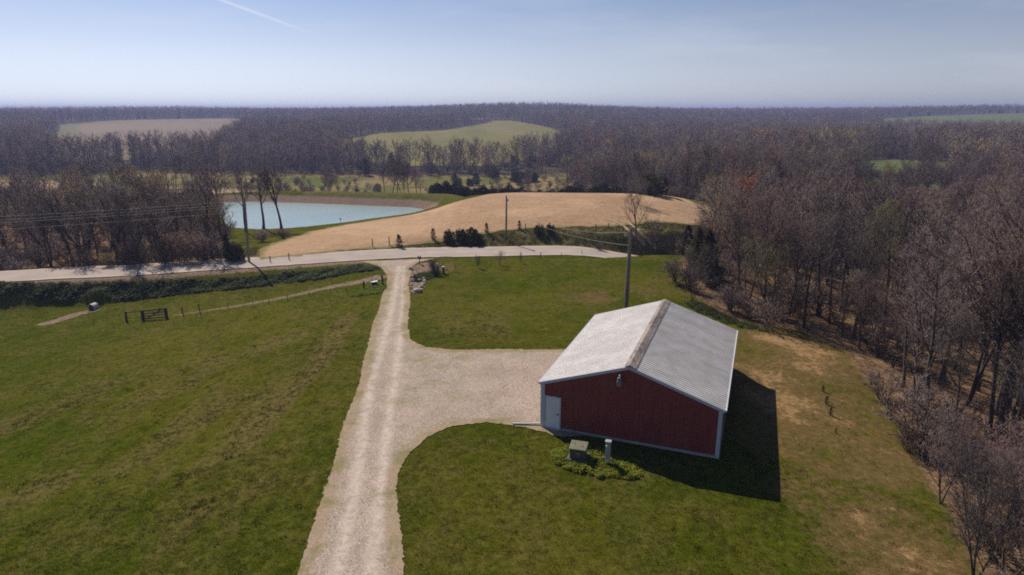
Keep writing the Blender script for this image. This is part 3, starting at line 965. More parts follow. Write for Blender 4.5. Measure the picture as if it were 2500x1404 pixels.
drape('gravel_driveway', DRIVE, M['gravel'], 0.28, 0.035, jit=0.07, edge_w=1.1, extra=drive_extra, step=0.16)
drape('stubble_field', FIELD, M['stubble'], 1.0, 0.09, jit=0.35, edge_w=2.2, step=0.6)
drape('hill_field', FAR_FIELDS['center'], M['far_green'], 9.0, 0.35, jit=2.0, edge_w=8, step=8)
drape('ploughed_field', FAR_FIELDS['left'], M['far_plough'], 9.0, 0.35, jit=2.0, edge_w=40, step=8)
drape('pasture', FAR_FIELDS['right'], M['far_pasture'], 9.0, 0.4, jit=2.0, edge_w=8, step=8)
drape('clearing', FAR_FIELDS['small'], M['far_pasture'], 3.0, 0.2, jit=0.8, edge_w=3, step=3)
drape('distant_field', FAR_FIELDS['behind'], M['far_plough'], 9.0, 0.4, jit=2.0, edge_w=8, step=8)
BROWN = [ud(-300, 178), ud(100, 176), ud(400, 160), ud(520, 158), ud(660, 178), ud(700, 192), ud(620, 200), ud(400, 200), ud(100, 212), ud(-300, 215)]
drape('brown_field', BROWN, M['brown_field'], 3.0, 0.18, jit=0.8, edge_w=2, step=3)

# pond
pw = np.array(POND)
cen = pw.mean(0)
pw2 = cen + (pw - cen) * 1.012
water = mesh_arrays('pond_water', np.c_[np.r_[pw2, [cen]], np.full(len(pw2) + 1, -3.0)], None, [(i, (i + 1) % len(pw2), len(pw2)) for i in range(len(pw2))], mats=[M['water']])
_t = water.polygons[0].normal.z
if _t < 0: water.flip_normals()
tag(link('pond_water', water), kind='structure')


def ribbon(name, line, half, mat, dz, n_across=9, edge_frac=0.16):
    line = np.asarray(line, float)
    seg = np.hypot(*np.diff(line[:, :2], axis=0).T); s = np.r_[0, np.cumsum(seg)]
    ss = np.arange(0, s[-1], 1.0)
    px = np.interp(ss, s, line[:, 0]); py = np.interp(ss, s, line[:, 1])
    tx, ty = np.gradient(px), np.gradient(py); L = np.hypot(tx, ty); tx /= L; ty /= L
    a = np.linspace(-1, 1, n_across)
    jl = RNG.normal(0, 0.06, len(ss))
    off = a[None, :] * half + jl[:, None] * np.where(np.abs(a) > 0.99, 1, 0)[None, :]
    X = px[:, None] - ty[:, None] * off; Y = py[:, None] + tx[:, None] * off
    Z = zat(X, Y) + dz
    ii = np.arange(X.size).reshape(X.shape)
    q = np.stack([ii[:-1, :-1].ravel(), ii[1:, :-1].ravel(), ii[1:, 1:].ravel(), ii[:-1, 1:].ravel()], 1)[:, ::-1]
    me = mesh_arrays(name, np.c_[X.ravel(), Y.ravel(), Z.ravel()], q, smooth=True, mats=[mat])
    e = np.broadcast_to(sstep(np.abs(a), 1 - edge_frac * 2, 1.0), X.shape).ravel()
    tk = np.broadcast_to(np.exp(-((np.abs(a) - 0.42) / 0.16) ** 2), X.shape).ravel()
    attr(me, 'edge', e); attr(me, 'track', tk)
    return tag(link(name, me), kind='structure')


ribbon('road', ROAD, 2.65, M['road'], 0.075)
TRK = smooth_line([hit(1588, 606), hit(1572, 590), hit(1556, 574), hit(1543, 560), hit(1528, 550), hit(1508, 542), hit(1480, 536)], 5)
for off in (-0.75, 0.75):
    tl = TRK.copy(); tl[:, 0] += off
    ribbon('dirt_track', tl, 0.27, M['track'], 0.13, 5)

# ------------------------------------------------------------------ tree growing


def norm(a):
    return a / np.maximum(np.linalg.norm(a, axis=-1, keepdims=True), 1e-9)


def frames(T):
    ref = np.where(np.abs(T[..., 2:3]) < 0.9, np.array([0, 0, 1.0]), np.array([1.0, 0, 0]))
    U = norm(np.cross(T, ref))
    return U, np.cross(T, U)


def tubes(P, R, k, tip=True):
    """many limbs at once: P (m,n,3), R (m,n) -> verts, quads, tris"""
    m, n, _ = P.shape
    T = np.empty_like(P)
    T[:, 1:-1] = P[:, 2:] - P[:, :-2]; T[:, 0] = P[:, 1] - P[:, 0]; T[:, -1] = P[:, -1] - P[:, -2]
    T = norm(T)
    U, V = frames(T)
    a = np.arange(k) * 2 * np.pi / k
    ring = P[:, :, None, :] + (U[:, :, None, :] * np.cos(a)[None, None, :, None] + V[:, :, None, :] * np.sin(a)[None, None, :, None]) * R[:, :, None, None]
    nr = n - 1 if tip else n
    per = nr * k + (1 if tip else 0)
    verts = ring[:, :nr].reshape(m, nr * k, 3)
    if tip: verts = np.concatenate([verts, P[:, -1:, :]], 1)
    b = (np.arange(m) * per)[:, None]
    q, tr = [], []
    for i in range(nr - 1):
        for j in range(k):
            q.append(np.array([i * k + j, i * k + (j + 1) % k, (i + 1) * k + (j + 1) % k, (i + 1) * k + j]))
    if tip:
        for j in range(k): tr.append(np.array([(nr - 1) * k + j, (nr - 1) * k + (j + 1) % k, nr * k]))
    Q = (b[:, :, None] + np.array(q)[None]).reshape(-1, 4) if q else np.zeros((0, 4), int)
    Tt = (b[:, :, None] + np.array(tr)[None]).reshape(-1, 3) if tr else np.zeros((0, 3), int)
    return verts.reshape(-1, 3), Q, Tt


def grow(rng, P, R, Lp, c, t0, t1, ang, ratio, n, up, wob, rr, shape=None):
    m, np_, _ = P.shape
    ts = t0 + (t1 - t0) * (np.arange(c)[None, :] + rng.uniform(0, 1, (m, c))) / c
    f = ts * (np_ - 1); i = np.minimum(f.astype(int), np_ - 2); fr = (f - i)[..., None]
    mi = np.arange(m)[:, None]
    base = P[mi, i] * (1 - fr) + P[mi, i + 1] * fr
    T = norm(P[mi, i + 1] - P[mi, i])
    rad = R[mi, i] * (1 - fr[..., 0]) + R[mi, i + 1] * fr[..., 0]
    U, V = frames(T)
    phi = rng.uniform(0, 6.28, (m, 1)) + np.arange(c)[None, :] * 2.4 + rng.uniform(-0.5, 0.5, (m, c))
    a = np.radians(rng.uniform(ang[0], ang[1], (m, c)))
    d = T * np.cos(a)[..., None] + (U * np.cos(phi)[..., None] + V * np.sin(phi)[..., None]) * np.sin(a)[..., None]
    L = Lp[:, None] * ratio * rng.uniform(0.65, 1.2, (m, c)) * (shape(ts) if shape else (1.15 - 0.55 * ts))
    r0 = np.minimum(rad * 0.72, rad * rr + 0.004)
    base = base.reshape(-1, 3); d = d.reshape(-1, 3); L = L.ravel(); r0 = r0.ravel()
    out = np.empty((len(base), n, 3)); out[:, 0] = base
    for k in range(1, n):
        d = norm(d + np.array([0, 0, up / n]) + rng.normal(0, wob, d.shape))
        out[:, k] = out[:, k - 1] + d * (L / (n - 1))[:, None]
    rr_ = r0[:, None] * np.linspace(1, 0.32, n)[None, :]
    return out, rr_, L


def stack(parts):
    v, q, t_, off = [], [], [], 0
    for a, b, c_ in parts:
        v.append(a); q.append(b + off); t_.append(c_ + off); off += len(a)
    return np.concatenate(v), np.concatenate(q), np.concatenate(t_)


def bare_tree(seed, H=12.0, lod=0, spread=0.40, crown0=0.30, up=0.35, stems=1, lean=0.0, trunk_r=None, n1=None, wig=0.05, ang=(28, 58), twig_r=None):
    """returns (trunk arrays, crown arrays)"""
    rng = np.random.default_rng(seed)
    n1 = n1 or (16, 13, 9, 6)[lod]
    nn = 9
    P = np.empty((stems, nn, 3)); R = np.empty((stems, nn))
    r0 = trunk_r or H * 0.0125
    for s in range(stems):
        a = s * 2.4 + seed; tilt = (0.0 if stems == 1 else 0.22) + lean
        d = norm(np.array([math.sin(tilt) * math.cos(a), math.sin(tilt) * math.sin(a), math.cos(tilt)]))
        p = np.array([0, 0, -0.25]); P[s, 0] = p
        for k in range(1, nn):
            d = norm(d + np.array([0, 0, 0.10]) + rng.normal(0, wig, 3))
            p = p + d * (H * 0.93 * (1 if s == 0 else rng.uniform(0.75, 0.98)) / (nn - 1)); P[s, k] = p
        R[s] = r0 * (1 if stems == 1 else 0.72) * np.linspace(1, 0.13, nn) ** 0.85
        R[s, 0] *= 1.35
    L0 = np.full(stems, H)
    shp = lambda t: np.clip(1.25 * np.sqrt(np.clip(1.12 - t, 0, 1)), 0.15, 1)
    P1, R1, L1 = grow(rng, P, R, L0, n1, crown0, 0.97, ang, spread, (7, 6, 5, 4)[lod], up * 3, 0.07, 0.55, shp)
    c2 = (8, 7, 6, 5)[lod]
    P2, R2, L2 = grow(rng, P1, R1, L1, c2, 0.18, 0.97, (25, 60), 0.48, (5, 4, 4, 3)[lod], up * 1.6, 0.12, 0.6)
    tr = [tubes(P, R, (8, 6, 5, 3)[lod]), tubes(P1, R1, (5, 4, 3, 3)[lod])]
    tw = twig_r or (0.011, 0.022, 0.05, 0.11)[lod]
    R2 = np.maximum(R2, tw * 1.2)
    cr = [tubes(P2, R2, 3)]
    if lod < 3:
        c3 = (6, 6, 5)[lod]
        P3, R3, L3 = grow(rng, P2, R2, L2, c3, 0.15, 0.98, (25, 62), 0.52, (4, 3, 2)[lod], 0.5, 0.15, 0.6)
        R3 = np.maximum(R3, tw)
        cr.append(tubes(P3, R3, 3))
        if lod < 2:
            c4 = (4, 3)[lod]
            P4, R4, L4 = grow(rng, P3, R3, L3, c4, 0.1, 0.98, (25, 65), 0.58, 2, 0.4, 0.15, 0.7)
            R4 = np.maximum(R4 * 0 + tw * 0.8, 0)
            cr.append(tubes(P4, R4, 3))
    return stack(tr), stack(cr)


def bare_shrub(seed, H=2.2, stems=9, twig_r=0.012, dens=1.0):
    rng = np.random.default_rng(seed)
    P = np.empty((stems, 5, 3)); R = np.empty((stems, 5))
    for s in range(stems):
        a = rng.uniform(0, 6.28); tilt = rng.uniform(0.1, 0.75)
        d = np.array([math.sin(tilt) * math.cos(a), math.sin(tilt) * math.sin(a), math.cos(tilt)])
        p = np.array([rng.normal(0, 0.12), rng.normal(0, 0.12), -0.1]); P[s, 0] = p
        for k in range(1, 5):
            d = norm(d + np.array([0, 0, 0.05]) + rng.normal(0, 0.12, 3)); p = p + d * H * rng.uniform(0.8, 1.1) / 4; P[s, k] = p
        R[s] = 0.03 * H / 2.2 * np.linspace(1, 0.35, 5)
    L0 = np.full(stems, H)
    c1 = int(7 * dens)
    P1, R1, L1 = grow(rng, P, R, L0, c1, 0.15, 0.98, (25, 65), 0.50, 4, 0.5, 0.15, 0.6)
    P2, R2, L2 = grow(rng, P1, R1, L1, 6, 0.1, 0.98, (25, 65), 0.55, 3, 0.4, 0.15, 0.6)
    P3, R3, L3 = grow(rng, P2, R2, L2, 4, 0.1, 0.98, (25, 65), 0.6, 2, 0.4, 0.15, 0.6)
    return stack([tubes(P, R, 4)]), stack([tubes(P1, np.maximum(R1, twig_r * 1.3), 3), tubes(P2, np.maximum(R2, twig_r), 3), tubes(P3, R3 * 0 + twig_r * 0.8, 3)])


def cedar(seed, H=4.0, W=2.2, n=900, leaf=0.22, bushy=0.0):
    rng = np.random.default_rng(seed)
    zt = rng.uniform(0, 1, n) ** 1.25
    lob = 1 + 0.28 * np.sin(rng.integers(0, 7, n) * 0.9 + zt * 9)
    prof = ((1 - zt) ** (0.75 - 0.35 * bushy)) * (0.55 + 0.45 * np.minimum(zt * 5, 1))
    ang = rng.uniform(0, 6.28, n)
    blot = 0.78 + 0.30 * np.sin(ang * 3 + zt * 11 + seed) + 0.14 * np.sin(ang * 7 + seed)
    r = W / 2 * prof * np.sqrt(rng.uniform(0.15, 1, n)) * blot * lob
    c_ = np.c_[r * np.cos(ang), r * np.sin(ang), 0.06 * H + zt * H * 0.96]
    out = norm(np.c_[np.cos(ang), np.sin(ang), rng.uniform(0.2, 1.7, n)] + rng.normal(0, 0.35, (n, 3)))
    U, V = frames(out)
    s = leaf * rng.uniform(0.6, 1.4, n)[:, None]
    rot = rng.uniform(0, 6.28, n)[:, None]
    A = U * np.cos(rot) + V * np.sin(rot)
    v = np.stack([c_ - A * s * 0.32, c_ + A * s * 0.32, c_ + out * s * 1.35 + rng.normal(0, 0.02, (n, 3)), c_ + np.cross(A, out) * s * 0.35, c_ - np.cross(A, out) * s * 0.35], 1)
    i = np.arange(n)[:, None] * 5
    tr = np.concatenate([i + np.array([[0, 1, 2]]), i + np.array([[3, 4, 2]])])
    P = np.array([[[0, 0, -0.15], [0.02, 0, H * 0.3], [0, 0.03, H * 0.6], [0, 0, H * 0.95]]]); R = np.array([[0.03, 0.024, 0.015, 0.008]]) * H * 0.8
    return tubes(P, R, 6), (v.reshape(-1, 3), np.zeros((0, 4), int), tr)


def cedar_bush(seed, H=2.4, W=2.6, n=1300):
    g_ = np.random.default_rng(seed)
    tr, cr = [], []
    for k_ in range(6):
        a_ = k_ * 1.05 + g_.uniform(-0.3, 0.3); q_ = 0 if k_ == 0 else W * g_.uniform(0.18, 0.34)
        hk = H * (1.0 if k_ == 0 else g_.uniform(0.55, 0.9))
        t1, c1 = cedar(seed * 10 + k_, hk, W * g_.uniform(0.42, 0.6), n // 6, 0.19, 0.6)
        off = np.array([q_ * math.cos(a_), q_ * math.sin(a_), 0])
        tr.append((t1[0] + off, t1[1], t1[2])); cr.append((c1[0] + off, c1[1], c1[2]))
    return stack(tr), stack(cr)


def arr_mesh(name, arr, mats, smooth=True):
    v, q, t_ = arr
    return mesh_arrays(name, v, q, t_, smooth=smooth, mats=mats)


def kind(trunk, crown, tm, cm, cname='crown'):
    return (arr_mesh('trunk', trunk, [tm]), arr_mesh(cname, crown, [cm], smooth=False))


NEAR = [kind(*bare_tree(11 + i, 12.0, 0, spread=(0.34, 0.40, 0.30, 0.44, 0.36, 0.32, 0.42)[i], crown0=(0.38, 0.30, 0.46, 0.26, 0.42, 0.5, 0.34)[i],
                        ang=((22, 50), (30, 60), (20, 46), (32, 64), (24, 55), (24, 50), (28, 60))[i], wig=(0.04, 0.07, 0.04, 0.09, 0.05, 0.05, 0.08)[i], stems=(1, 1, 1, 2, 1, 1, 2)[i]), M['bark'], M['twig']) for i in range(7)]
MID = [kind(*bare_tree(41 + i, 12.0, 1, spread=(0.36, 0.42, 0.32, 0.40, 0.36)[i], crown0=(0.34, 0.28, 0.42, 0.24, 0.38)[i], wig=(0.04, 0.08, 0.05, 0.07, 0.09)[i], ang=(26, 58), stems=(1, 1, 1, 2, 1)[i]), M['bark'], M['twig']) for i in range(5)]
MIDL = [kind(*bare_tree(61 + i, 12.0, 1, spread=(0.40, 0.46, 0.36, 0.44)[i], crown0=(0.34, 0.28, 0.40, 0.30)[i], wig=(0.05, 0.09, 0.06, 0.08)[i], ang=(28, 60), stems=(1, 1, 1, 2)[i], trunk_r=0.25, twig_r=0.026), M['bark'], M['twig']) for i in range(4)]
PONDT = [kind(*bare_tree(81 + i, 12.0, 1, spread=(0.52, 0.46)[i], crown0=(0.36, 0.40)[i], ang=((26, 50), (30, 60))[i], wig=0.05, trunk_r=0.30, n1=10, twig_r=0.03), M['bark'], M['twig']) for i in range(2)]
BIG = [kind(*bare_tree(71, 12.0, 0, spread=0.50, crown0=0.28, ang=(40, 72), wig=0.05, trunk_r=0.27, n1=18), M['bark'], M['twig']),
       kind(*bare_tree(78, 12.0, 0, spread=0.55, crown0=0.34, ang=(26, 50), wig=0.06, trunk_r=0.25, n1=10, up=0.25), M['bark'], M['twig'])]
SAP = [kind(*bare_tree(91 + i, 5.0, 0, spread=0.42, crown0=0.16, ang=(24, 50), n1=9, stems=(3, 2, 3)[i], wig=0.06, trunk_r=0.055, twig_r=0.0052), M['bark'], M['twig']) for i in range(3)]
BRUSH = [kind(*bare_shrub(121 + i, 2.4, 10, 0.013), M['bark'], M['brush'], 'branches') for i in range(4)]
CEDAR = [kind(*cedar(151 + i, (4, 4, 3.2, 2.2)[i], (2.6, 1.9, 3.2, 1.2)[i], (1300, 1000, 1200, 170)[i], 0.20, (0.2, 0, 0.8, 0.3)[i]), M['bark'], M['cedar'], 'foliage') for i in range(4)]


CEDAR += [kind(*cedar_bush(171, 2.4, 2.6), M['bark'], M['cedar'], 'foliage'), kind(*cedar_bush(172, 2.0, 3.2, 1600), M['bark'], M['cedar'], 'foliage')]


def plant(name, meshes, label, cat, loc, H, H0, rz, group=None, mat=None, wide=1.0, cname='crown'):
    s = H / H0
    o = thing(name, label, cat, loc, rz, group, (s * wide, s * wide, s))
    link('trunk', meshes[0], o)
    c_ = link(cname, meshes[1], o)
    if mat:
        c_.material_slots[0].link = 'OBJECT'
        c_.material_slots[0].material = M[mat]
    return o


# ------------------------------------------------------------------ where woods stand


def inside(x, y, poly, pad=0.0):
    return poly_sd(np.asarray(x, float), np.asarray(y, float), poly) < -pad


def in_view(x, y, margin=0.15):
    """in or just beside the frame"""
    fw = math.cos(PITCH) * y
    return (np.abs(x) < (0.80 + margin) * np.maximum(fw, 1) + 6)


def jgrid(x0, x1, y0, y1, s, rng):
    gx, gy = np.meshgrid(np.arange(x0, x1, s), np.arange(y0, y1, s))
    x = gx.ravel() + rng.uniform(-0.48, 0.48, gx.size) * s
    y = gy.ravel() + rng.uniform(-0.48, 0.48, gx.size) * s
    return x, y


rng = np.random.default_rng(5)
# near woods: right of the barn, and left beyond the road
x, y = jgrid(-5, 200, 4, 240, 2.75, rng)
k = inside(x, y, WOOD_R) & in_view(x, y) & (np.hypot(x, y) < 235)
thin = rng.uniform(0, 1, len(x)) < np.where(np.hypot(x, y) < 60, 0.80, 0.62)
edge = poly_sd(x, y, np.array(WOOD_R))
k &= thin & ((edge < -1.0))
k &= poly_sd(x, y, np.array(FAR_FIELDS['small'])) > 1.0
RX, RY = x[k], y[k]
x, y = jgrid(-150, -30, 50, 175, 3.4, rng)
k = inside(x, y, WOOD_L, 0.8) & in_view(x, y) & (poly_sd(x, y, np.array(POND)) > 1.5) & (rng.uniform(0, 1, len(x)) < 0.62)
# open brown field shows between the trunks: thin the far side of this wood
k &= ~((np.hypot(x, y) > 118) & (rng.uniform(0, 1, len(x)) < 0.72))
LX, LY = x[k], y[k]

# woods farther off: bands with growing spacing
FX, FY, FS = [], [], []
for r0, r1, sp, dens in ((225, 420, 5.2, 0.92), (420, 760, 6.6, 0.92), (760, 1300, 9.0, 0.92), (1300, 2300, 15.0, 0.9), (2300, 4600, 30.0, 0.9)):
    x, y = jgrid(-r1, r1, 120, r1, sp, rng)
    r = np.hypot(x, y)
    k = (r >= r0) & (r < r1) & in_view(x, y, 0.30) & (rng.uniform(0, 1, len(x)) < dens)
    x, y = x[k], y[k]
    for nm, poly in FAR_FIELDS.items():
        q = poly_sd(x, y, np.array(poly)) > 1.0
        x, y = x[q], y[q]
    q = ~inside(x, y, MEADOW, 3); x, y = x[q], y[q]
    q = ~inside(x, y, BROWN, 0); x, y = x[q], y[q]
    # natural thinning in large clumps
    cl = np.sin(x * 0.021 + 1.1) * np.sin(y * 0.017 + 0.4) + 0.6 * np.sin(x * 0.006 - y * 0.009)
    q = (cl > -1.15) | (rng.uniform(0, 1, len(x)) < 0.4); x, y = x[q], y[q]
    FX.append(x); FY.append(y); FS.append(np.full(len(x), max(1.0, (sp / 8.0) ** 0.2)))
# wooded belt between pond valley and hill: its near edge
x, y = jgrid(-200, 220, 200, 330, 5.0, rng)
k = (np.hypot(x, y) >= 175) & in_view(x, y) & ~inside(x, y, MEADOW, 3) & ~inside(x, y, BROWN, 0) & (np.hypot(x, y) < 226)
for nm, poly in FAR_FIELDS.items(): k &= poly_sd(x, y, np.array(poly)) > 1.0
k &= ~inside(x, y, WOOD_R)
FX.append(x[k]); FY.append(y[k]); FS.append(np.ones(k.sum()))
FX, FY, FS = np.concatenate(FX), np.concatenate(FY), np.concatenate(FS)

# ------------------------------------------------------------------ single trees with places of their own
taken = []


def put_tree(name, kinds, label, cat, xy, H, H0=12.0, rz=0.0, group=None, mat=None, wide=1.0, cname='crown', dz=0.0):
    x_, y_ = xy
    taken.append((x_, y_))
    return plant(name, kinds, label, cat, (x_, y_, float(zat(x_, y_)) + dz), H, H0, rz, group, mat, wide, cname)


put_tree('bare_tree', BIG[0], 'large thick-trunked bare tree at the right edge of the picture', 'tree', at(2440, 1065, -1.9), 13.6, rz=0.4)
put_tree('bare_tree', NEAR[3], 'bare tree leaning beside the thick-trunked tree at the right edge', 'tree', at(2475, 1040, -1.9), 11.5, rz=2.2)
put_tree('bare_tree', BIG[1], 'wide-crowned bare tree standing alone behind the barn pole by the dirt track', 'tree', hit(1553, 606), 7.6, rz=1.1, wide=0.82)
put_tree('bare_tree', SAP[0], 'small bare tree with a nest-like clump, right of the dirt track', 'tree', hit(1594, 606), 4.2, 5.0, 0.6)
put_tree('bare_tree', NEAR[3], 'lone small bare tree standing out on the straw field', 'tree', hit(1554, 499), 4.2, rz=2.0, wide=1.3)
put_tree('bare_tree', PONDT[0], 'rightmost bare tree on the near pond shore, fan-shaped crown', 'tree', at(688, 563.5, -2.6), 9.6, rz=2.4, wide=0.95)
put_tree('bare_tree', PONDT[1], 'slim leaning bare tree second from the right on the pond shore', 'tree', at(644, 563, -2.6), 9.3, rz=0.2)
put_tree('bare_tree', PONDT[1], 'bare tree on the pond shore right behind the left utility pole', 'tree', at(602, 572, -2.5), 9.6, rz=2.9, wide=0.75)
put_tree('bare_tree', PONDT[0], 'broad bare tree with drooping branches over the left end of the pond', 'tree', at(541, 586, -2.0), 9.8, rz=1.2)
put_tree('bare_tree', SAP[1], 'small bare tree at the barn-side tip of the right wood', 'tree', at(1690, 732, -0.2), 5.6, 5.0, 0.3)
for i, (u, v, h, lab) in enumerate([(2384, 1400, 6.0, 'multi-stemmed bare young tree at the bottom right corner'), (2450, 1412, 5.6, 'bare young tree rightmost along the bottom edge of the picture'),
                                    (2300, 1210, 4.6, 'bare young tree at the lawn edge above the bottom right corner'), (2475, 1290, 5.4, 'bare young tree at the right edge below the thick-trunked tree'),
                                    (2405, 1215, 4.8, 'bare young tree in front of the thick-trunked tree')]):
    put_tree('young_tree', SAP[i % 3], lab, 'tree', at(u, v, -0.5), h, 5.0, i * 1.3)
for i, (u, v, d, h, lab) in enumerate([(1835, 0, 74, 10.5, 'tree with russet buds rising beside the straw field, taller of two'), (1775, 0, 66, 8.5, 'tree with russet buds rising beside the straw field, lower of two')]):
    put_tree('budding_tree', MID[i], lab, 'tree', ud(u, d), h, rz=i, mat='twig_russet')
for i, (u, d, h, lab) in enumerate([(255, 92, 11.5, 'tall olive-budding tree in the left wood'), (330, 84, 9.5, 'orange-budding tree left of centre in the wood beyond the road'), (390, 90, 10.0, 'olive-budding tree with a rounded crown near the pond end of the left wood'),
                                    (180, 84, 9.0, 'pale budding tree towards the left end of the roadside wood')]):
    put_tree('budding_tree', MID[(i + 2) % 5], lab, 'tree', ud(u, d), h, rz=i * 1.7, mat=('twig_olive', 'twig_russet', 'twig_olive', 'twig_olive')[i])

# small trees, bushes and cedars that stand apart
for i, (u, v, h, w_, ki, lab) in enumerate([
        (975, 606, 1.6, 1.3, 3, 'small dark cedar left of the bushes on the road bank, throwing a round shadow'), (1058, 586, 1.4, 1.1, 3, 'slim cedar just left of the big bushes on the road bank'),
        (1096, 595, 1.8, 0.9, 4, 'dark bushy cedar, left of the two big ones on the bank'), (1122, 591, 1.7, 0.7, 4, 'narrow cedar between the two big bushes on the bank'),
        (1152, 596, 2.0, 1.0, 5, 'largest dark bushy cedar on the bank above the road'), (1188, 570, 1.3, 1.0, 3, 'small scruffy cedar right of the largest bush on the bank'),
        (1268, 562, 1.2, 1.0, 3, 'small cedar right of the bank utility pole'), (1316, 572, 1.3, 1.1, 4, 'low broad cedar on the bank, left of a pair'), (1342, 570, 1.3, 1.0, 4, 'low broad cedar on the bank, right of a pair'),
        (575, 638, 2.2, 0.9, 4, 'dark cedar at the wood corner beside the left utility pole'), (557, 636, 2.9, 0.8, 0, 'dark cedar just left of the one by the left utility pole'),
        (1622, 478, 8.0, 1.5, 0, 'biggest dark cedar at the far edge of the straw field'), (1590, 477, 4.0, 1.3, 4, 'dark cedar left of the biggest one behind the straw field'), (1540, 474, 3.4, 1.3, 5, 'dark cedar behind the crest of the straw field'),
        (1700, 668, 4.6, 0.9, 0, 'green cedar at the near tip of the right wood'), (1725, 690, 5.2, 0.9, 0, 'greener cedar standing among bare trees at the near tip of the wood'), (1676, 625, 3.4, 1.0, 0, 'cedar at the left corner of the right wood'),
        (2105, 800, 4.5, 0.9, 1, 'dark cedar inside the right wood')]):
    put_tree('cedar', CEDAR[ki], lab, 'cedar', hit(u, v), h, (4, 4, 3.2, 2.2, 2.4, 2.0)[ki], i * 1.1, mat='cedar_brown' if i in (5, 6) else None, wide=w_, cname='foliage')
for i, (u, d, h) in enumerate([(1106, 236, 5.5), (1114, 226, 4.8), (1143, 226, 4.5), (1160, 228, 6.5), (1208, 246, 6), (1262, 236, 7), (1280, 232, 6), (1292, 236, 7.5), (1303, 238, 6), (1268, 224, 4.5), (912, 208, 4), (1480, 236, 7), (1505, 232, 6.5), (1460, 225, 5),
                               (1420, 215, 5), (860, 190, 3), (600, 225, 2.6), (630, 228, 2.8), (665, 230, 2.6)]):
    put_tree('cedar', CEDAR[4 if i % 3 else 2], 'small dark cedar dotted about the rough meadow beyond the pond', 'cedar', ud(u, d), h * 0.62, 2.4 if i % 3 else 3.2, i * 1.3, 'cedars on the meadow beyond the pond', wide=1.0, cname='foliage')
for i, u in enumerate(range(1062, 1620, 17)):
    put_tree('cedar', CEDAR[4 + i % 2], 'cedar in the low dark row just behind the crest of the straw field', 'cedar', ud(u + RNG.uniform(-6, 6), 140 + RNG.uniform(-3, 8)), RNG.uniform(2.4, 3.6), (2.4, 2.0)[i % 2], i * 0.7,
             'row of cedars behind the straw field', mat=('cedar_brown' if i % 3 else None), wide=1.3, cname='foliage')
# trees on the meadow that stand before the far wood
for i, (u, d, h) in enumerate([(930, 172, 10), (948, 176, 11), (962, 170, 11.5), (975, 175, 11), (990, 172, 10), (1010, 178, 9), (1020, 182, 7), (780, 172, 7), (795, 178, 7.5), (812, 174, 6.5), (1290, 190, 8)]):
    put_tree('bare_tree', MID[i % 5], 'bare tree in the small clump standing on the meadow beyond the pond dam', 'tree', ud(u, d), h, rz=i, group='clumps of bare trees beyond the pond dam')
# planted saplings along the road side of the lawn
for i, (u, v, h, lab) in enumerate([(1168, 655, 1.5, 'young tree in a pale trunk guard by the road, leftmost of the row'), (1219, 648, 1.7, 'bushiest young tree in the roadside row'), (1271, 643, 1.35, 'narrow young tree, third from the left in the roadside row'),
                                    (1320, 635, 1.0, 'thin young sapling fourth from the left in the roadside row'), (1113, 664, 0.9, 'thin sapling beside the orange flag'), (1435, 663, 0.8, 'tiny sapling alone on the lawn left of the barn pole')]):
    put_tree('sapling', SAP[i % 3], lab, 'sapling', hit(u, v), h, 5.0, i, wide=(1.0, 1.3, 0.6, 0.5, 0.5, 0.4)[i])
put_tree('bare_bush', BRUSH[0], 'rounded bare bush behind the rocks at the driveway mouth', 'bush', hit(1058, 668), 1.5, 2.4, 0.3, cname='branches')
put_tree('bare_bush', BRUSH[1], 'low bare bush at the lawn edge where the road drops out of sight', 'bush', hit(1462, 611), 0.9, 2.4, 0.3, cname='branches', wide=1.6)
put_tree('bare_bush', BRUSH[2], 'small dark bush beside the green pedestal', 'bush', hit(1068, 672), 1.0, 2.4, 1.3, cname='branches', wide=0.7)
for i, (u, v) in enumerate([(2009, 957), (2017, 987), (2027, 1015), (2040, 1058)]):
    put_tree('cedar_seedling', CEDAR[3], ('cedar seedling on the right lawn, farthest of the line of four', 'cedar seedling, second farthest in the line on the right lawn', 'cedar seedling, third farthest in the line on the right lawn', 'smallest and nearest cedar seedling on the right lawn')[i],
             'seedling', hit(u, v), (0.42, 0.52, 0.50, 0.28)[i], 2.2, i, mat='seedling', cname='foliage')

# ------------------------------------------------------------------ the woods: the largest-showing trees one by one, the rest as a mass
tk = np.array(taken)
AX = np.r_[RX, LX, FX]; AY = np.r_[RY, LY, FY]
AS = np.r_[np.ones(len(RX)), np.ones(len(LX)), FS]
AREA = np.r_[np.zeros(len(RX)), np.ones(len(LX)), np.full(len(FX), 2)].astype(int)
hh = np.where(AREA == 0, rng.uniform(7.6, 12.2, len(AX)), np.where(AREA == 1, rng.uniform(6.5, 10.2, len(AX)), rng.uniform(9.5, 14.0, len(AX)) * AS))
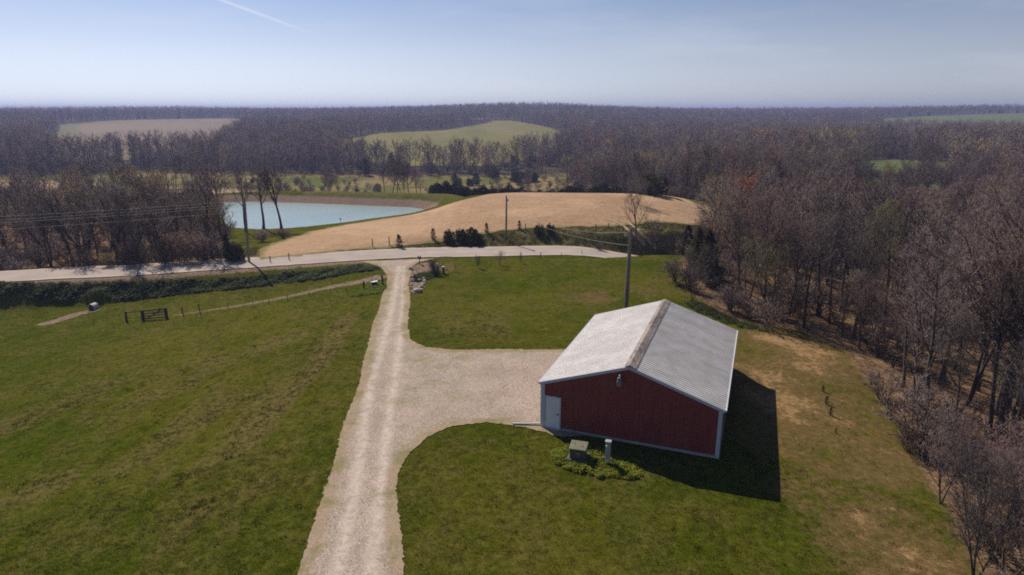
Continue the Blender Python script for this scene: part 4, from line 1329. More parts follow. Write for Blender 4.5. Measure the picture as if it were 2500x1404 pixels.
# lower trees along the wood's lawn edge
edge = np.where(AREA == 0, -poly_sd(AX, AY, np.array(WOOD_R)), 99)
hh = np.where(edge < 3.0, hh * rng.uniform(0.5, 0.95, len(AX)), hh)
dd = np.hypot(AX, AY)
ok = np.ones(len(AX), bool)
for tx, ty in tk: ok &= ~((np.hypot(AX - tx, AY - ty) < 1.3))
fw_ = math.cos(PITCH) * AY + math.sin(PITCH) * CAM_H
u_px = 1250 + F_PX * AX / fw_
v_base = 702 + F_PX * (math.cos(PITCH) * (CAM_H - zat(AX, AY)) - math.sin(PITCH) * AY) / fw_
visible = (u_px > -40) & (u_px < 2540)
score = np.where(ok & visible & (AREA < 2), hh / dd, 0)
gz_ = zat(AX, AY)
uq = 1250 + 1630 * AX / AY
low = (uq > 2100) & (uq < 2360) & (dd > 78) & (dd < 165)
hh = np.where(low, np.clip(np.minimum(hh, 16.0 - 0.099 * dd - gz_), 3.0, None), hh)
sc_ = np.where(ok & visible & (AREA < 2), hh / dd, 0); score = sc_
# the first rows hide what stands behind them: prefer trees near the open side of each wood
score *= np.where(AREA == 1, np.where(dd < 105, 1.25, 0.8), 1.0)
order = np.argsort(-score)
n_single = 300 - 28
single = np.zeros(len(AX), bool); single[order[:n_single]] = True
GROUP = ('bare trees of the wood right of the barn', 'bare trees of the roadside wood left of the pond')


def tree_label(a, e, h, d, u, v):
    size = 'low' if h < 7.5 else ('tall' if h > 11.3 else ('lanky' if h > 9.6 else 'middling'))
    if a == 0:
        col = ('above the barn ridge' if u < 1700 else 'above the barn roof' if u < 1800 else 'above the yellow soil' if u < 1920 else 'beyond the seedlings' if u < 2080
               else 'above the seedlings' if u < 2230 else 'left of the thick-trunked tree' if u < 2400 else 'at the right edge')
        row = 'lawn-side' if e < 3.5 else ('front-row' if e < 9 else ('second-row' if e < 18 else ('mid-wood' if d < 85 else 'far-back')))
        return f'{size} {row} bare tree of the right wood, {col}'
    where = 'road-side row' if d < 80 else ('second row' if d < 90 else 'far back')
    col = 'left end' if u < 110 else 'left half' if u < 240 else 'middle' if u < 370 else 'right half' if u < 470 else 'pond end'
    return f'{size} dark bare tree, {col} of the roadside wood, {where}'


LAB = {i: tree_label(AREA[i], edge[i], hh[i], dd[i], u_px[i], v_base[i]) for i in np.nonzero(single)[0]}
for lb in set(LAB.values()):
    same = sorted([i for i in LAB if LAB[i] == lb], key=lambda i: u_px[i])
    if 1 < len(same) <= 6:
        nw = ('', '', 'two', 'three', 'four', 'five', 'six')[len(same)]
        for r_, i in enumerate(same):
            LAB[i] = lb + (', leftmost of ' + nw if r_ == 0 else ', rightmost of ' + nw if r_ == len(same) - 1 else ', %s from left' % ('second', 'third', 'fourth', 'fifth')[r_ - 1])
for i in np.nonzero(single)[0]:
    a = AREA[i]
    km = NEAR[rng.integers(0, len(NEAR))] if dd[i] < 62 else (MIDL[rng.integers(0, len(MIDL))] if a == 1 else MID[rng.integers(0, len(MID))])
    mat = None
    if a == 1 and rng.uniform() < 0.22: mat = 'twig_olive'
    if a == 0 and rng.uniform() < 0.05: mat = 'twig_olive'
    plant('bare_tree', km, LAB[i], 'tree', (AX[i], AY[i], float(zat(AX[i], AY[i]))), hh[i], 12.0, rng.uniform(0, 6.28), GROUP[a], mat, rng.uniform(0.85, 1.15))


# geometry nodes that set many copies of a few meshes on points
def scatter(name, pts, variants, sel, rotz, scl, extra=None, tilt=None, kind_='stuff', nscale=None):
    col = bpy.data.collections.new(name + '_kinds')
    for j, me in enumerate(variants):
        o = bpy.data.objects.new('%s_kind_%02d' % (name, j), me)
        col.objects.link(o)
    me = bpy.data.meshes.new(name)
    pts = np.asarray(pts, np.float32)
    me.vertices.add(len(pts)); me.vertices.foreach_set('co', pts.ravel())
    a = me.attributes.new('pick', 'INT', 'POINT'); a.data.foreach_set('value', np.asarray(sel, np.int32))
    rot = np.zeros((len(pts), 3), np.float32); rot[:, 2] = rotz
    if tilt is not None: rot[:, :2] = tilt
    a = me.attributes.new('turn', 'FLOAT_VECTOR', 'POINT'); a.data.foreach_set('vector', rot.ravel())
    sc = np.repeat(np.asarray(scl, np.float32)[:, None], 3, 1) if np.ndim(scl) == 1 else np.asarray(scl, np.float32)
    a = me.attributes.new('size', 'FLOAT_VECTOR', 'POINT'); a.data.foreach_set('vector', sc.ravel())
    for k_, v_ in (extra or {}).items(): attr(me, k_, v_)
    o = link(name, me)
    ng = bpy.data.node_groups.new(name, 'GeometryNodeTree')
    ng.interface.new_socket('Geometry', in_out='INPUT', socket_type='NodeSocketGeometry')
    ng.interface.new_socket('Geometry', in_out='OUTPUT', socket_type='NodeSocketGeometry')
    N, L = ng.nodes, ng.links
    gi, go = N.new('NodeGroupInput'), N.new('NodeGroupOutput')
    ci = N.new('GeometryNodeCollectionInfo'); ci.inputs['Collection'].default_value = col
    ci.inputs['Separate Children'].default_value = True; ci.inputs['Reset Children'].default_value = True
    ip = N.new('GeometryNodeInstanceOnPoints'); ip.inputs['Pick Instance'].default_value = True
    def na(nm, ty):
        n = N.new('GeometryNodeInputNamedAttribute'); n.data_type = ty; n.inputs['Name'].default_value = nm
        return n.outputs['Attribute']
    e2r = N.new('FunctionNodeEulerToRotation')
    L.new(na('turn', 'FLOAT_VECTOR'), e2r.inputs[0])
    L.new(gi.outputs[0], ip.inputs['Points']); L.new(ci.outputs[0], ip.inputs['Instance'])
    L.new(na('pick', 'INT'), ip.inputs['Instance Index']); L.new(e2r.outputs[0], ip.inputs['Rotation']); L.new(na('size', 'FLOAT_VECTOR'), ip.inputs['Scale'])
    L.new(ip.outputs[0], go.inputs[0])
    md = o.modifiers.new('scatter', 'NODES'); md.node_group = ng
    return tag(o, kind=kind_)


def joined(arrs, mats):
    """trunk and crown arrays in one mesh with two materials"""
    v, q, t_ = stack(arrs)
    nq0, nt0 = len(arrs[0][1]), len(arrs[0][2])
    return mesh_arrays('tree', v, q, t_, smooth=False, mats=mats,
                       qmat=np.r_[np.zeros(nq0), np.ones(len(q) - nq0)], tmat=np.r_[np.zeros(nt0), np.ones(len(t_) - nt0)])


def lod_set(lod, seeds, mats_list, **kw):
    out = []
    for i, s in enumerate(seeds):
        arr = bare_tree(s, 12.0, lod, spread=(0.38, 0.46, 0.36, 0.42)[i % 4], crown0=(0.22, 0.16, 0.28, 0.20)[i % 4] + (0.08 if lod == 1 else 0), wig=0.06, **kw)
        for mm in mats_list[i % len(mats_list)]: out.append(joined(arr, [M['bark'], M[mm]]))
    return out


V1 = lod_set(1, (201, 202, 203), [('twig',), ('twig', 'twig_olive'), ('twig',)])            # 4
V2 = lod_set(2, (211, 212, 213, 214), [('twig',), ('twig', 'twig_olive'), ('twig',), ('twig', 'twig_russet')])   # 6
V3 = lod_set(3, (221, 222, 223), [('twig',), ('twig', 'twig_olive'), ('twig',)])            # 4
VC = [joined(cedar(231, 4, 2.4, 260, 0.5), [M['bark'], M['cedar']])]
allv = V1 + V2 + V3 + VC
rest = ok & ~single
xs, ys = AX[rest], AY[rest]; ds = dd[rest]; hs = hh[rest]; ar = AREA[rest]
sel = np.where(ds < 190, rng.integers(0, 4, len(xs)), np.where(ds < 800, 4 + rng.integers(0, 6, len(xs)), 10 + rng.integers(0, 4, len(xs))))
olive = np.isin(sel, (2, 6, 12)) | (sel == 9)
sel = np.where(olive & (rng.uniform(0, 1, len(xs)) < 0.55), np.where(sel == 2, 0, np.where(sel == 12, 10, 4)), sel)
ced = rng.uniform(0, 1, len(xs)) < np.where(ar == 2, 0.02, 0.012)
sel = np.where(ced, len(allv) - 1, sel)
sc = hs / 12.0
sc3 = np.c_[sc * rng.uniform(0.9, 1.25, len(xs)), sc * rng.uniform(0.9, 1.25, len(xs)), sc]
sc3[ced] *= 1.5
scatter('forest', np.c_[xs, ys, zat(xs, ys)], allv, sel, rng.uniform(0, 6.28, len(xs)), sc3)
print('forest', rest.sum(), 'single', single.sum())

# brush under and along the woods
x, y = jgrid(-150, 200, 8, 200, 2.3, rng)
eR = -poly_sd(x, y, np.array(WOOD_R)); eL = -poly_sd(x, y, np.array(WOOD_L))
pr = np.where(eR > 0.1, np.where(eR < 5, 0.62, 0.28), 0) + np.where(eL > 0.4, np.where(eL < 6, 0.55, 0.35), 0)
pr = pr * np.where((y > 40) & (y < 52) & (x > 18), 0.45, 1)
k = (rng.uniform(0, 1, len(x)) < pr) & in_view(x, y)
x, y = x[k], y[k]
BR = [joined(bare_shrub(301 + i, 2.4, 8, 0.016, 0.8), [M['bark'], M[('brush', 'twig', 'brush')[i]]]) for i in range(3)]
h_ = rng.uniform(0.5, 1.35, len(x))
kf = (np.hypot(FX, FY) < 480) & (rng.uniform(0, 1, len(FX)) < 0.8)
xf = FX[kf] + rng.uniform(-2.5, 2.5, kf.sum()); yf = FY[kf] + rng.uniform(-2.5, 2.5, kf.sum())
x = np.r_[x, xf]; y = np.r_[y, yf]; h_ = np.r_[h_, rng.uniform(0.8, 1.9, len(xf))]
# scrub scattered over the rough meadow
xm, ym = jgrid(-120, 60, 150, 265, 5.5, rng)
km_ = inside(xm, ym, MEADOW, 2) & ~inside(xm, ym, BROWN, 0) & (np.sin(xm * 0.08 + 1) + np.sin(ym * 0.07) + rng.normal(0, 0.6, len(xm)) > 0.5)
x = np.r_[x, xm[km_]]; y = np.r_[y, ym[km_]]; h_ = np.r_[h_, rng.uniform(0.35, 1.1, km_.sum())]
scatter('undergrowth', np.c_[x, y, zat(x, y)], BR, rng.integers(0, 3, len(x)), rng.uniform(0, 6.28, len(x)), np.c_[h_ * 1.1, h_ * 1.1, h_])
# single bushes that show against the road, the pond and the lawn
for i, (u, v, h, w_, lab, mt) in enumerate([
        (330, 648, 2.6, 1.2, 'brown bare thicket bush by the road under the tall left-wood trees', None), (400, 643, 3.0, 1.3, 'rounded brown thicket at the pond end of the roadside wood, left of three', None), (450, 641, 3.2, 1.3, 'rounded brown thicket at the pond end of the roadside wood, middle of three', None),
        (500, 638, 3.0, 1.3, 'rounded brown thicket at the pond end of the roadside wood, right of three', None), (100, 655, 1.6, 1.3, 'dark low bush at the road edge near the left end', None), (265, 651, 1.5, 1.2, 'greenish low bush at the road edge in the left wood', 'twig_olive'),
        (640, 590, 1.5, 1.8, 'low grey brush between pond trees and the straw field, left patch', None), (690, 582, 1.3, 1.8, 'low grey brush between pond trees and the straw field, right patch', None), (1650, 690, 2.2, 1.3, 'tangled dark bush at the lawn tip of the right wood', None),
        (1680, 705, 2.0, 1.2, 'tangled bush under the small tree at the tip of the right wood', None), (2215, 1100, 1.4, 1.3, 'dark low bush on the lawn edge right of the seedlings', None), (1780, 760, 1.8, 1.3, 'bare bush on the wood edge behind the barn', None),
        (1830, 778, 1.6, 1.3, 'bare bush on the wood edge beside the yellow soil', None)]):
    put_tree('bare_bush', BRUSH[i % 4], lab, 'bush', hit(u, v), h, 2.4, i * 1.4, mat=mt, wide=w_, cname='branches')

# ------------------------------------------------------------------ the red barn
BW, BE, BL, BH, BR_ = 4.557, 4.66, 12.326, 2.62, 4.19
barn = thing('red_barn', 'red metal barn with a white-trimmed gable, pale ribbed roof and a white door', 'barn', (5.87, 30.01, 0.0), -0.366)
m_, t_, b_ = material('red_siding')
oc = t_.new('ShaderNodeTexCoord').outputs['Object']
nz = t_.noise(t_.mapping(oc, (2.0, 2.0, 0.25)), 2.2, 6, 0.65)
nf = t_.noise(oc, 0.7, 4, 0.6)
cc = t_.mix(t_.rng(nz, 0.3, 0.7), (0.190, 0.036, 0.033), (0.250, 0.053, 0.046))
cc = t_.mix(t_.rng(nf, 0.45, 0.75, 0, 0.35), cc, (0.27, 0.085, 0.068))
t_.put(b_.inputs['Base Color'], cc); b_.inputs['Roughness'].default_value = 0.5; b_.inputs['Specular IOR Level'].default_value = 0.3
M['siding'] = m_
m_, t_, b_ = material('roof_sheet_paint')
oi = t_.new('ShaderNodeObjectInfo'); pp = t_.pos()
nz = t_.noise(pp, 1.1, 6, 0.65, 0.3); nf = t_.noise(pp, 9.0, 4, 0.7); st = t_.noise(t_.mapping(pp, (0.5, 0.5, 0.5)), 0.6, 4, 0.6)
cc = t_.mix(t_.rng(nz, 0.32, 0.70), (0.44, 0.415, 0.40), (0.56, 0.535, 0.52))
cc = t_.mix(t_.rng(nf, 0.55, 0.78, 0, 0.35), cc, (0.34, 0.30, 0.27))
cc = t_.mix(t_.rng(st, 0.50, 0.75, 0, 0.45), cc, (0.40, 0.37, 0.345))
hs = t_.new('ShaderNodeHueSaturation'); t_.put(hs.inputs['Value'], t_.rng(oi.outputs['Random'], 0, 1, 0.93, 1.05, False)); t_.put(hs.inputs['Color'], cc)
t_.put(b_.inputs['Base Color'], hs.outputs[0]); b_.inputs['Roughness'].default_value = 0.42; b_.inputs['Specular IOR Level'].default_value = 0.4
M['roof'] = m_
M['ridge'] = simple('weathered_ridge_metal', (0.235, 0.195, 0.175), 0.85, var=0.5, scale=4, stretch=(2, 0.5, 1))
M['trim'] = simple('pale_trim', (0.50, 0.51, 0.57), 0.5, var=0.06, scale=2)


def rib_line(lo, hi, pitch=0.2286, rib=0.045, h=0.02):
    out = [(lo, 0)]
    n = int(round((hi - lo) / pitch)); p_ = (hi - lo) / n
    for i in range(n):
        c_ = lo + (i + 0.5) * p_
        out += [(c_ - rib, 0), (c_ - rib * 0.45, h), (c_ + rib * 0.45, h), (c_ + rib, 0)]
    out.append((hi, 0))
    return out


def gable_wall(name, y0, sgn):
    mb = MB()
    pr = rib_line(-BW, BW, h=0.015, rib=0.03)
    # make sure the ridge line is a vertex
    pts = sorted(set(pr + [(0.0, 0.0)]))
    top = lambda x_: BH + (BR_ - BH) * (1 - abs(x_) / BE) - 0.02
    vs = []
    for x_, h_ in pts:
        vs += [(x_, y0 - sgn * h_, -0.06), (x_, y0 - sgn * h_, top(x_))]
    fs = [(2 * i, 2 * i + 2, 2 * i + 3, 2 * i + 1) if sgn > 0 else (2 * i, 2 * i + 1, 2 * i + 3, 2 * i + 2) for i in range(len(pts) - 1)]
    return mb.add(vs, fs).build(name, M['siding'], barn)


def side_wall(name, x0, sgn):
    pts = rib_line(0.0, BL, h=0.022, rib=0.03)
    vs = []
    for y_, h_ in pts: vs += [(x0 + sgn * h_, y_, -0.06), (x0 + sgn * h_, y_, BH - 0.01)]
    fs = [(2 * i, 2 * i + 2, 2 * i + 3, 2 * i + 1) if sgn > 0 else (2 * i, 2 * i + 1, 2 * i + 3, 2 * i + 2) for i in range(len(pts) - 1)]
    return MB().add(vs, fs).build(name, M['siding'], barn)


front = gable_wall('wall', 0.0, 1)
front['label'] = 'red gable wall facing the lawn'
gable_wall('wall', BL, -1)
side_wall('wall', -BW, -1)
side_wall('wall', BW, 1)
# roof: ribbed sheets, thirteen to a slope, sharing one mesh per slope
slope = math.hypot(BE, BR_ - BH)
nsheet, y_lo, y_hi = 13, -0.05, BL + 0.05
sw = (y_hi - y_lo) / nsheet
for sgn in (-1, 1):
    pr = rib_line(0.0, sw, pitch=0.2286, rib=0.060, h=0.026)
    nx, nz_ = sgn * (BR_ - BH) / slope, BE / slope
    vs = []
    for y_, h_ in pr:
        vs += [(sgn * (BE + 0.03) + nx * h_, y_, BH - 0.01 + nz_ * h_), (sgn * 0.02 + nx * h_, y_, BR_ - 0.007 + nz_ * h_)]
    fs = [(2 * i, 2 * i + 2, 2 * i + 3, 2 * i + 1) if sgn > 0 else (2 * i, 2 * i + 1, 2 * i + 3, 2 * i + 2) for i in range(len(pr) - 1)]
    me = MB().add(vs, fs).mesh('roof_sheet', M['roof'])
    for i in range(nsheet):
        o = link('roof_sheet', me, barn, (0, y_lo + i * sw, 0.002 * (i % 2)))
# ridge cap
sl = (BR_ - BH) / BE
prof = [(-0.24, BR_ - 0.24 * sl + 0.048), (-0.12, BR_ - 0.12 * sl + 0.056), (0, BR_ + 0.075), (0.16, BR_ - 0.16 * sl + 0.056), (0.35, BR_ - 0.35 * sl + 0.048)]
mb = MB()
ny = 28
vs = [(x_ + RNG.normal(0, 0.004), y_lo - 0.02 + (y_hi - y_lo + 0.04) * j / ny, z_ + RNG.normal(0, 0.003)) for j in range(ny + 1) for x_, z_ in prof]
mb.add(vs, [(j * 5 + i, j * 5 + i + 1, j * 5 + i + 6, j * 5 + i + 5) for j in range(ny) for i in range(4)])
mb.build('ridge_cap', M['ridge'], barn)
# trim: rakes, eaves, corners, base
for y_, sg in ((-0.035, -1), (BL + 0.035, 1)):
    for s in (-1, 1):
        a = Vector((s * (BE + 0.02), y_ + sg * 0.02, BH - 0.075)); b = Vector((s * 0.0, y_ + sg * 0.02, BR_ - 0.075))
        MB().bar(a, b, 0.05, 0.155, up=(0, 0, 1)).build('rake_trim', M['trim'], barn)
for s in (-1, 1):
    MB().box((s * (BE + 0.055), BL / 2, BH - 0.055), (0.11, BL + 0.1, 0.10)).build('eave_gutter', M['trim'], barn)
    for y_, sg in ((0, -1), (BL, 1)):
        mb = MB()
        mb.box((s * (BW - 0.06), y_ + sg * 0.032, BH / 2 - 0.06), (0.17, 0.03, BH + 0.06))
        mb.box((s * (BW + 0.033), y_ - sg * 0.05, BH / 2 - 0.06), (0.03, 0.17, BH + 0.06))
        mb.build('corner_trim', M['trim'], barn)
MB().box((0.5, -0.045, 0.06), (2 * BW - 1.25, 0.05, 0.14)).build('base_trim', M['concrete'], barn)
MB().box((BW + 0.045, BL / 2, 0.06), (0.05, BL - 0.3, 0.14)).build('base_trim', M['concrete'], barn)
# door
DX0, DX1, DH = -BW + 0.16, -BW + 1.06, 1.86
fr = MB()
fr.box((DX0 + 0.025, -0.05, DH / 2), (0.05, 0.06, DH)); fr.box((DX1 - 0.03, -0.05, DH / 2), (0.06, 0.06, DH)); fr.box(((DX0 + DX1) / 2, -0.05, DH + 0.025), (DX1 - DX0, 0.06, 0.05)); fr.box(((DX0 + DX1) / 2, -0.07, 0.03), (DX1 - DX0 - 0.12, 0.14, 0.06))
door = MB().box(((DX0 + DX1) / 2 - 0.005, -0.042, DH / 2 + 0.03), (DX1 - DX0 - 0.13, 0.035, DH - 0.08)).build('door', M['white'], barn, bevel=0.006)
fr.build('door_frame', M['trim'], barn)
hd = MB(); hd.tube([(DX1 - 0.16, -0.06, 0.92), (DX1 - 0.16, -0.10, 0.92)], 0.022, 10); hd.tube([(DX1 - 0.16, -0.10, 0.92), (DX1 - 0.16, -0.135, 0.92)], 0.038, 12)
hd.build('handle', M['dark'], door, smooth=True)
for hz in (0.35, 0.95, 1.6): MB().box((DX0 + 0.06, -0.068, hz), (0.022, 0.02, 0.10)).build('hinge', M['galv'], door)
# downspout with its outlet laid out on the gravel
ds_ = MB()
ds_.tube([(-BW - 0.10, 0.12, BH - 0.1), (-BW - 0.10, 0.12, 0.18), (-BW - 0.16, 0.10, 0.10)], 0.045, 8)
ds_.tube([(-BW - 0.10, 0.12, 0.12), (-BW - 0.75, -0.10, 0.09), (-BW - 1.55, -0.36, 0.08)], 0.05, 8)
ds_.build('downspout', M['white'], barn)
# overhead doors on the driveway side (out of sight from here)
for yc in (3.4, 8.6):
    d_ = MB().box((-BW - 0.035, yc, 1.15), (0.05, 2.7, 2.3)).build('garage_door', M['white'], barn)
    g = MB()
    for k in range(1, 4): g.box((-BW - 0.062, yc, 2.3 * k / 4), (0.008, 2.7, 0.02))
    g.build('seam', M['trim'], d_)


def barn_pt(x_, y_, z_):
    return barn.matrix_basis @ Vector((x_, y_, z_))


M['mgrey0'] = simple('dull_grey_metal', (0.13, 0.13, 0.15), 0.5, var=0.15, scale=6)
yl = thing('yard_light', 'round grey yard light mounted under the barn gable peak', 'lamp', barn_pt(-0.42, -0.02, 3.34), -0.366)
MB().tube([(0, 0, 0.12), (0, -0.16, 0.14), (0, -0.24, 0.16)], 0.022, 8).build('bracket', M['galv'], yl)
MB().lathe([(0.05, 0.30), (0.10, 0.28), (0.125, 0.20), (0.125, 0.12), (0.15, 0.08), (0.16, 0.02)], 16, (0, -0.26, 0)).build('housing', M['mgrey0'], yl, smooth=True)
MB().lathe([(0.035, 0.30), (0.04, 0.40), (0.02, 0.42)], 10, (0, -0.26, 0)).build('photocell', M['white'], yl, smooth=True)
M['lens'] = simple('frosted_lens', (0.26, 0.24, 0.23), 0.25, var=0.15, scale=20, spec=0.5)
MB().lathe([(0.148, 0.018), (0.14, -0.08), (0.115, -0.17), (0.06, -0.20)], 16, (0, -0.26, 0)).build('lens', M['lens'], yl, smooth=True)

# ------------------------------------------------------------------ transformer, meter and the plants round them
M['tgreen'] = simple('transformer_green', (0.075, 0.080, 0.048), 0.45, var=0.2, scale=5, spec=0.4)
M['tlid'] = simple('transformer_lid', (0.145, 0.140, 0.090), 0.5, var=0.2, scale=5, spec=0.4)
M['orange'] = simple('faded_orange_label', (0.45, 0.13, 0.06), 0.6, var=0.2, scale=20)
M['pad'] = simple('dark_pad', (0.105, 0.10, 0.11), 0.8, var=0.2, scale=5)
x_, y_ = hit(1412, 1122)
tb = thing('transformer_box', 'green pad-mounted transformer cabinet with an orange label in the plant patch', 'transformer', (x_, y_, float(zat(x_, y_))), -0.28)
MB().box((0, 0, 0.07), (1.0, 0.95, 0.22)).build('pad', M['pad'], tb, bevel=0.02)
cab = MB()
cab.add([(-0.38, -0.36, 0.181), (0.38, -0.36, 0.181), (0.38, 0.34, 0.181), (-0.38, 0.34, 0.181), (-0.38, -0.34, 0.70), (0.38, -0.34, 0.70), (0.38, 0.34, 0.74), (-0.38, 0.34, 0.74)],
        [(0, 3, 2, 1), (4, 5, 6, 7), (0, 1, 5, 4), (1, 2, 6, 5), (2, 3, 7, 6), (3, 0, 4, 7)])
cab = cab.build('cabinet', M['tgreen'], tb, bevel=0.012)
MB().box((0.03, -0.360, 0.47), (0.17, 0.012, 0.13)).build('warning_label', M['orange'], cab)
MB().box((0.387, 0.10, 0.33), (0.012, 0.12, 0.15)).build('warning_label', M['white'], cab)
lid = MB()
lid.add([(-0.42, -0.42, 0.69), (0.42, -0.42, 0.69), (0.42, 0.38, 0.742), (-0.42, 0.38, 0.742), (-0.42, -0.42, 0.745), (0.42, -0.42, 0.745), (0.42, 0.38, 0.80), (-0.42, 0.38, 0.80)],
        [(0, 3, 2, 1), (4, 5, 6, 7), (0, 1, 5, 4), (1, 2, 6, 5), (2, 3, 7, 6), (3, 0, 4, 7)])
lid = lid.build('lid', M['tlid'], tb, bevel=0.012)
for s in (-0.2, 0.2): MB().box((s, 0.0 - s * 0.5, 0.782), (0.07, 0.03, 0.02)).build('lifting_lug', M['dark'], lid)

x_, y_ = hit(1483, 1136)
mp = thing('meter_pedestal', 'grey electric meter pedestal standing in the plants right of the transformer', 'meter', (x_, y_, float(zat(x_, y_))), -0.30)
M['mgrey'] = simple('meter_grey', (0.30, 0.31, 0.33), 0.5, var=0.12, scale=6)
MB().box((0, 0, 0.86), (0.25, 0.20, 0.84)).build('cabinet', M['mgrey'], mp, bevel=0.01)
MB().box((0, 0, 1.30), (0.29, 0.25, 0.035)).build('cap', M['galv'], mp, bevel=0.006)
for s in (-0.07, 0.06): MB().tube([(s, 0, -0.1), (s, 0, 0.46)], 0.045, 10).build('conduit', M['galv'], mp, smooth=True)
MB().lathe([(0.085, 0.0), (0.085, 0.04), (0.07, 0.09), (0.03, 0.105)], 16).build('meter_glass', simple('meter_glass', (0.40, 0.47, 0.36), 0.12, var=0.15, scale=20, spec=0.6), mp, smooth=True).matrix_basis = Matrix.Translation((-0.02, -0.10, 1.08)) @ Matrix.Rotation(math.pi / 2, 4, 'X')

# leafy clumps
def leaf_clump(seed, n=40, r=0.2, h=0.22, leaf=0.075):
    g = np.random.default_rng(seed)
    a = g.uniform(0, 6.28, n); q = np.sqrt(g.uniform(0, 1, n)) * r
    c_ = np.c_[q * np.cos(a), q * np.sin(a), h * (1 - (q / r) ** 2 * 0.5) * g.uniform(0.45, 1.05, n)]
    d = norm(np.c_[np.cos(a) * 0.8, np.sin(a) * 0.8, g.uniform(-0.1, 0.9, n)] + g.normal(0, 0.5, (n, 3)))
    U, V = frames(d)
    s = leaf * g.uniform(0.6, 1.3, n)[:, None]
    v = np.stack([c_ - d * s * 0.5, c_ + U * s * 0.32 + V * s * 0.08, c_ + d * s * 0.6, c_ - U * s * 0.32 + V * s * 0.08], 1)
    i = np.arange(n)[:, None] * 4
    tr = np.concatenate([i + np.array([[0, 1, 2]]), i + np.array([[0, 2, 3]])])
    return v.reshape(-1, 3), tr


def clump_meshes(name, mat, seeds, **kw):
    out = []
    for s in seeds:
        v, tr = leaf_clump(s, **kw)
        out.append(mesh_arrays(name, v, None, tr, mats=[mat]))
    return out


def fill(poly, n, seed, pad=0.0):
    g = np.random.default_rng(seed)
    poly = np.array(poly); lo, hi = poly.min(0), poly.max(0)
    x_ = g.uniform(lo[0], hi[0], n); y_ = g.uniform(lo[1], hi[1], n)
    k_ = inside(x_, y_, poly, pad)
    return x_[k_], y_[k_]


PATCH = [at(u, v) for u, v in [(1348, 1128), (1352, 1108), (1368, 1095), (1395, 1090), (1440, 1092), (1475, 1103), (1520, 1118), (1555, 1126), (1574, 1142), (1568, 1158), (1546, 1170), (1515, 1168), (1490, 1162), (1462, 1166), (1432, 1158), (1400, 1150), (1372, 1142)]]
x, y = fill(PATCH, 1500, 3)
bare = np.hypot(x - tb.location.x, y - tb.location.y) < 0.62
x, y = x[~bare], y[~bare]
g = np.random.default_rng(8)
wv = 0.75 + 0.45 * np.sin(x * 3.1 + 1) * np.sin(y * 2.7) + g.normal(0, 0.12, len(x))
scatter('ground_cover', np.c_[x, y, zat(x, y) - 0.02], clump_meshes('leaf_clump', M['groundcover'], (1, 2, 3), n=34, r=0.16, h=0.26, leaf=0.085), g.integers(0, 3, len(x)), g.uniform(0, 6.28, len(x)), np.clip(wv, 0.35, 1.3))
# dark leafy growth on the road embankment, left
x, y = fill(VINE, 16000, 4)
k = in_view(x, y); x, y = x[k], y[k]
wv = 0.85 + 0.35 * np.sin(x * 0.9 + 1) * np.sin(y * 1.1) + 0.25 * np.sin(x * 2.3 - y * 1.9) + g.normal(0, 0.2, len(x))
k = wv > 0.4; x, y, wv = x[k], y[k], wv[k]
scatter('bank_growth', np.c_[x, y, zat(x, y) - 0.03], clump_meshes('leaf_clump', M['vine'], (11, 12, 13), n=30, r=0.26, h=0.30, leaf=0.13), g.integers(0, 3, len(x)), g.uniform(0, 6.28, len(x)), wv * 0.85)
# strip of low green at the wood edge behind the barn, bright weeds by the gate posts
STRIP = [at(u, v, -0.3) for u, v in [(1668, 742), (1700, 735), (1740, 752), (1800, 778), (1860, 792), (1875, 805), (1820, 800), (1760, 785), (1700, 765)]]
BEDG = [at(u, v) for u, v in [(1012, 676), (1030, 668), (1062, 664), (1076, 668), (1050, 682), (1020, 690)]]
x1, y1 = fill(STRIP, 800, 6); x2, y2 = fill(BEDG, 500, 7)
x, y = np.r_[x1, x2], np.r_[y1, y2]
scatter('low_growth', np.c_[x, y, zat(x, y) - 0.03], clump_meshes('leaf_clump', M['vine'], (21, 22), n=30, r=0.25, h=0.3, leaf=0.12), g.integers(0, 2, len(x)), g.uniform(0, 6.28, len(x)), g.uniform(0.4, 1.0, len(x)))
WEEDS = [at(u, v) for u, v in [(850, 716), (885, 704), (915, 692), (938, 690), (942, 700), (930, 712), (890, 716)]]
x, y = fill(WEEDS, 1000, 9)
scatter('bright_weeds', np.c_[x, y, zat(x, y) - 0.02], clump_meshes('leaf_clump', M['bright_weed'], (31, 32), n=26, r=0.2, h=0.16, leaf=0.09), g.integers(0, 2, len(x)), g.uniform(0, 6.28, len(x)), g.uniform(0.5, 1.2, len(x)))

# ------------------------------------------------------------------ utility poles and wires


def at_depth(u, v, yd):
    dn = math.sin(PITCH) * F_PX + math.cos(PITCH) * (v - 702.0)
    fw = math.cos(PITCH) * F_PX - math.sin(PITCH) * (v - 702.0)
    return Vector(((u - 1250.0) / fw * yd, yd, CAM_H - dn / fw * yd))


def utility_pole(label, base, top, r=0.13):
    o = thing('utility_pole', label, 'utility pole', base)
    b, tt = Vector((0, 0, -0.3)), Vector(top) - Vector(base)
    MB().tube([b, b.lerp(tt, 0.3), b.lerp(tt, 0.65), tt], [r * 1.12, r, r * 0.88, r * 0.72], 12).build('pole_shaft', M['pole_wood'], o, smooth=True)
    return o, tt


# pole behind the barn
bx_, by_ = at(1525.5, 800)
b1 = Vector((bx_, by_, float(zat(bx_, by_))))
t1 = at_depth(1541, 556, by_ + 0.2)
p1, top1 = utility_pole('tall brown wooden utility pole rising behind the barn roof', b1, t1, 0.15)
up1 = top1.normalized()


def on1(v): return b1 + top1 * ((v - 800) / (556 - 800.0))


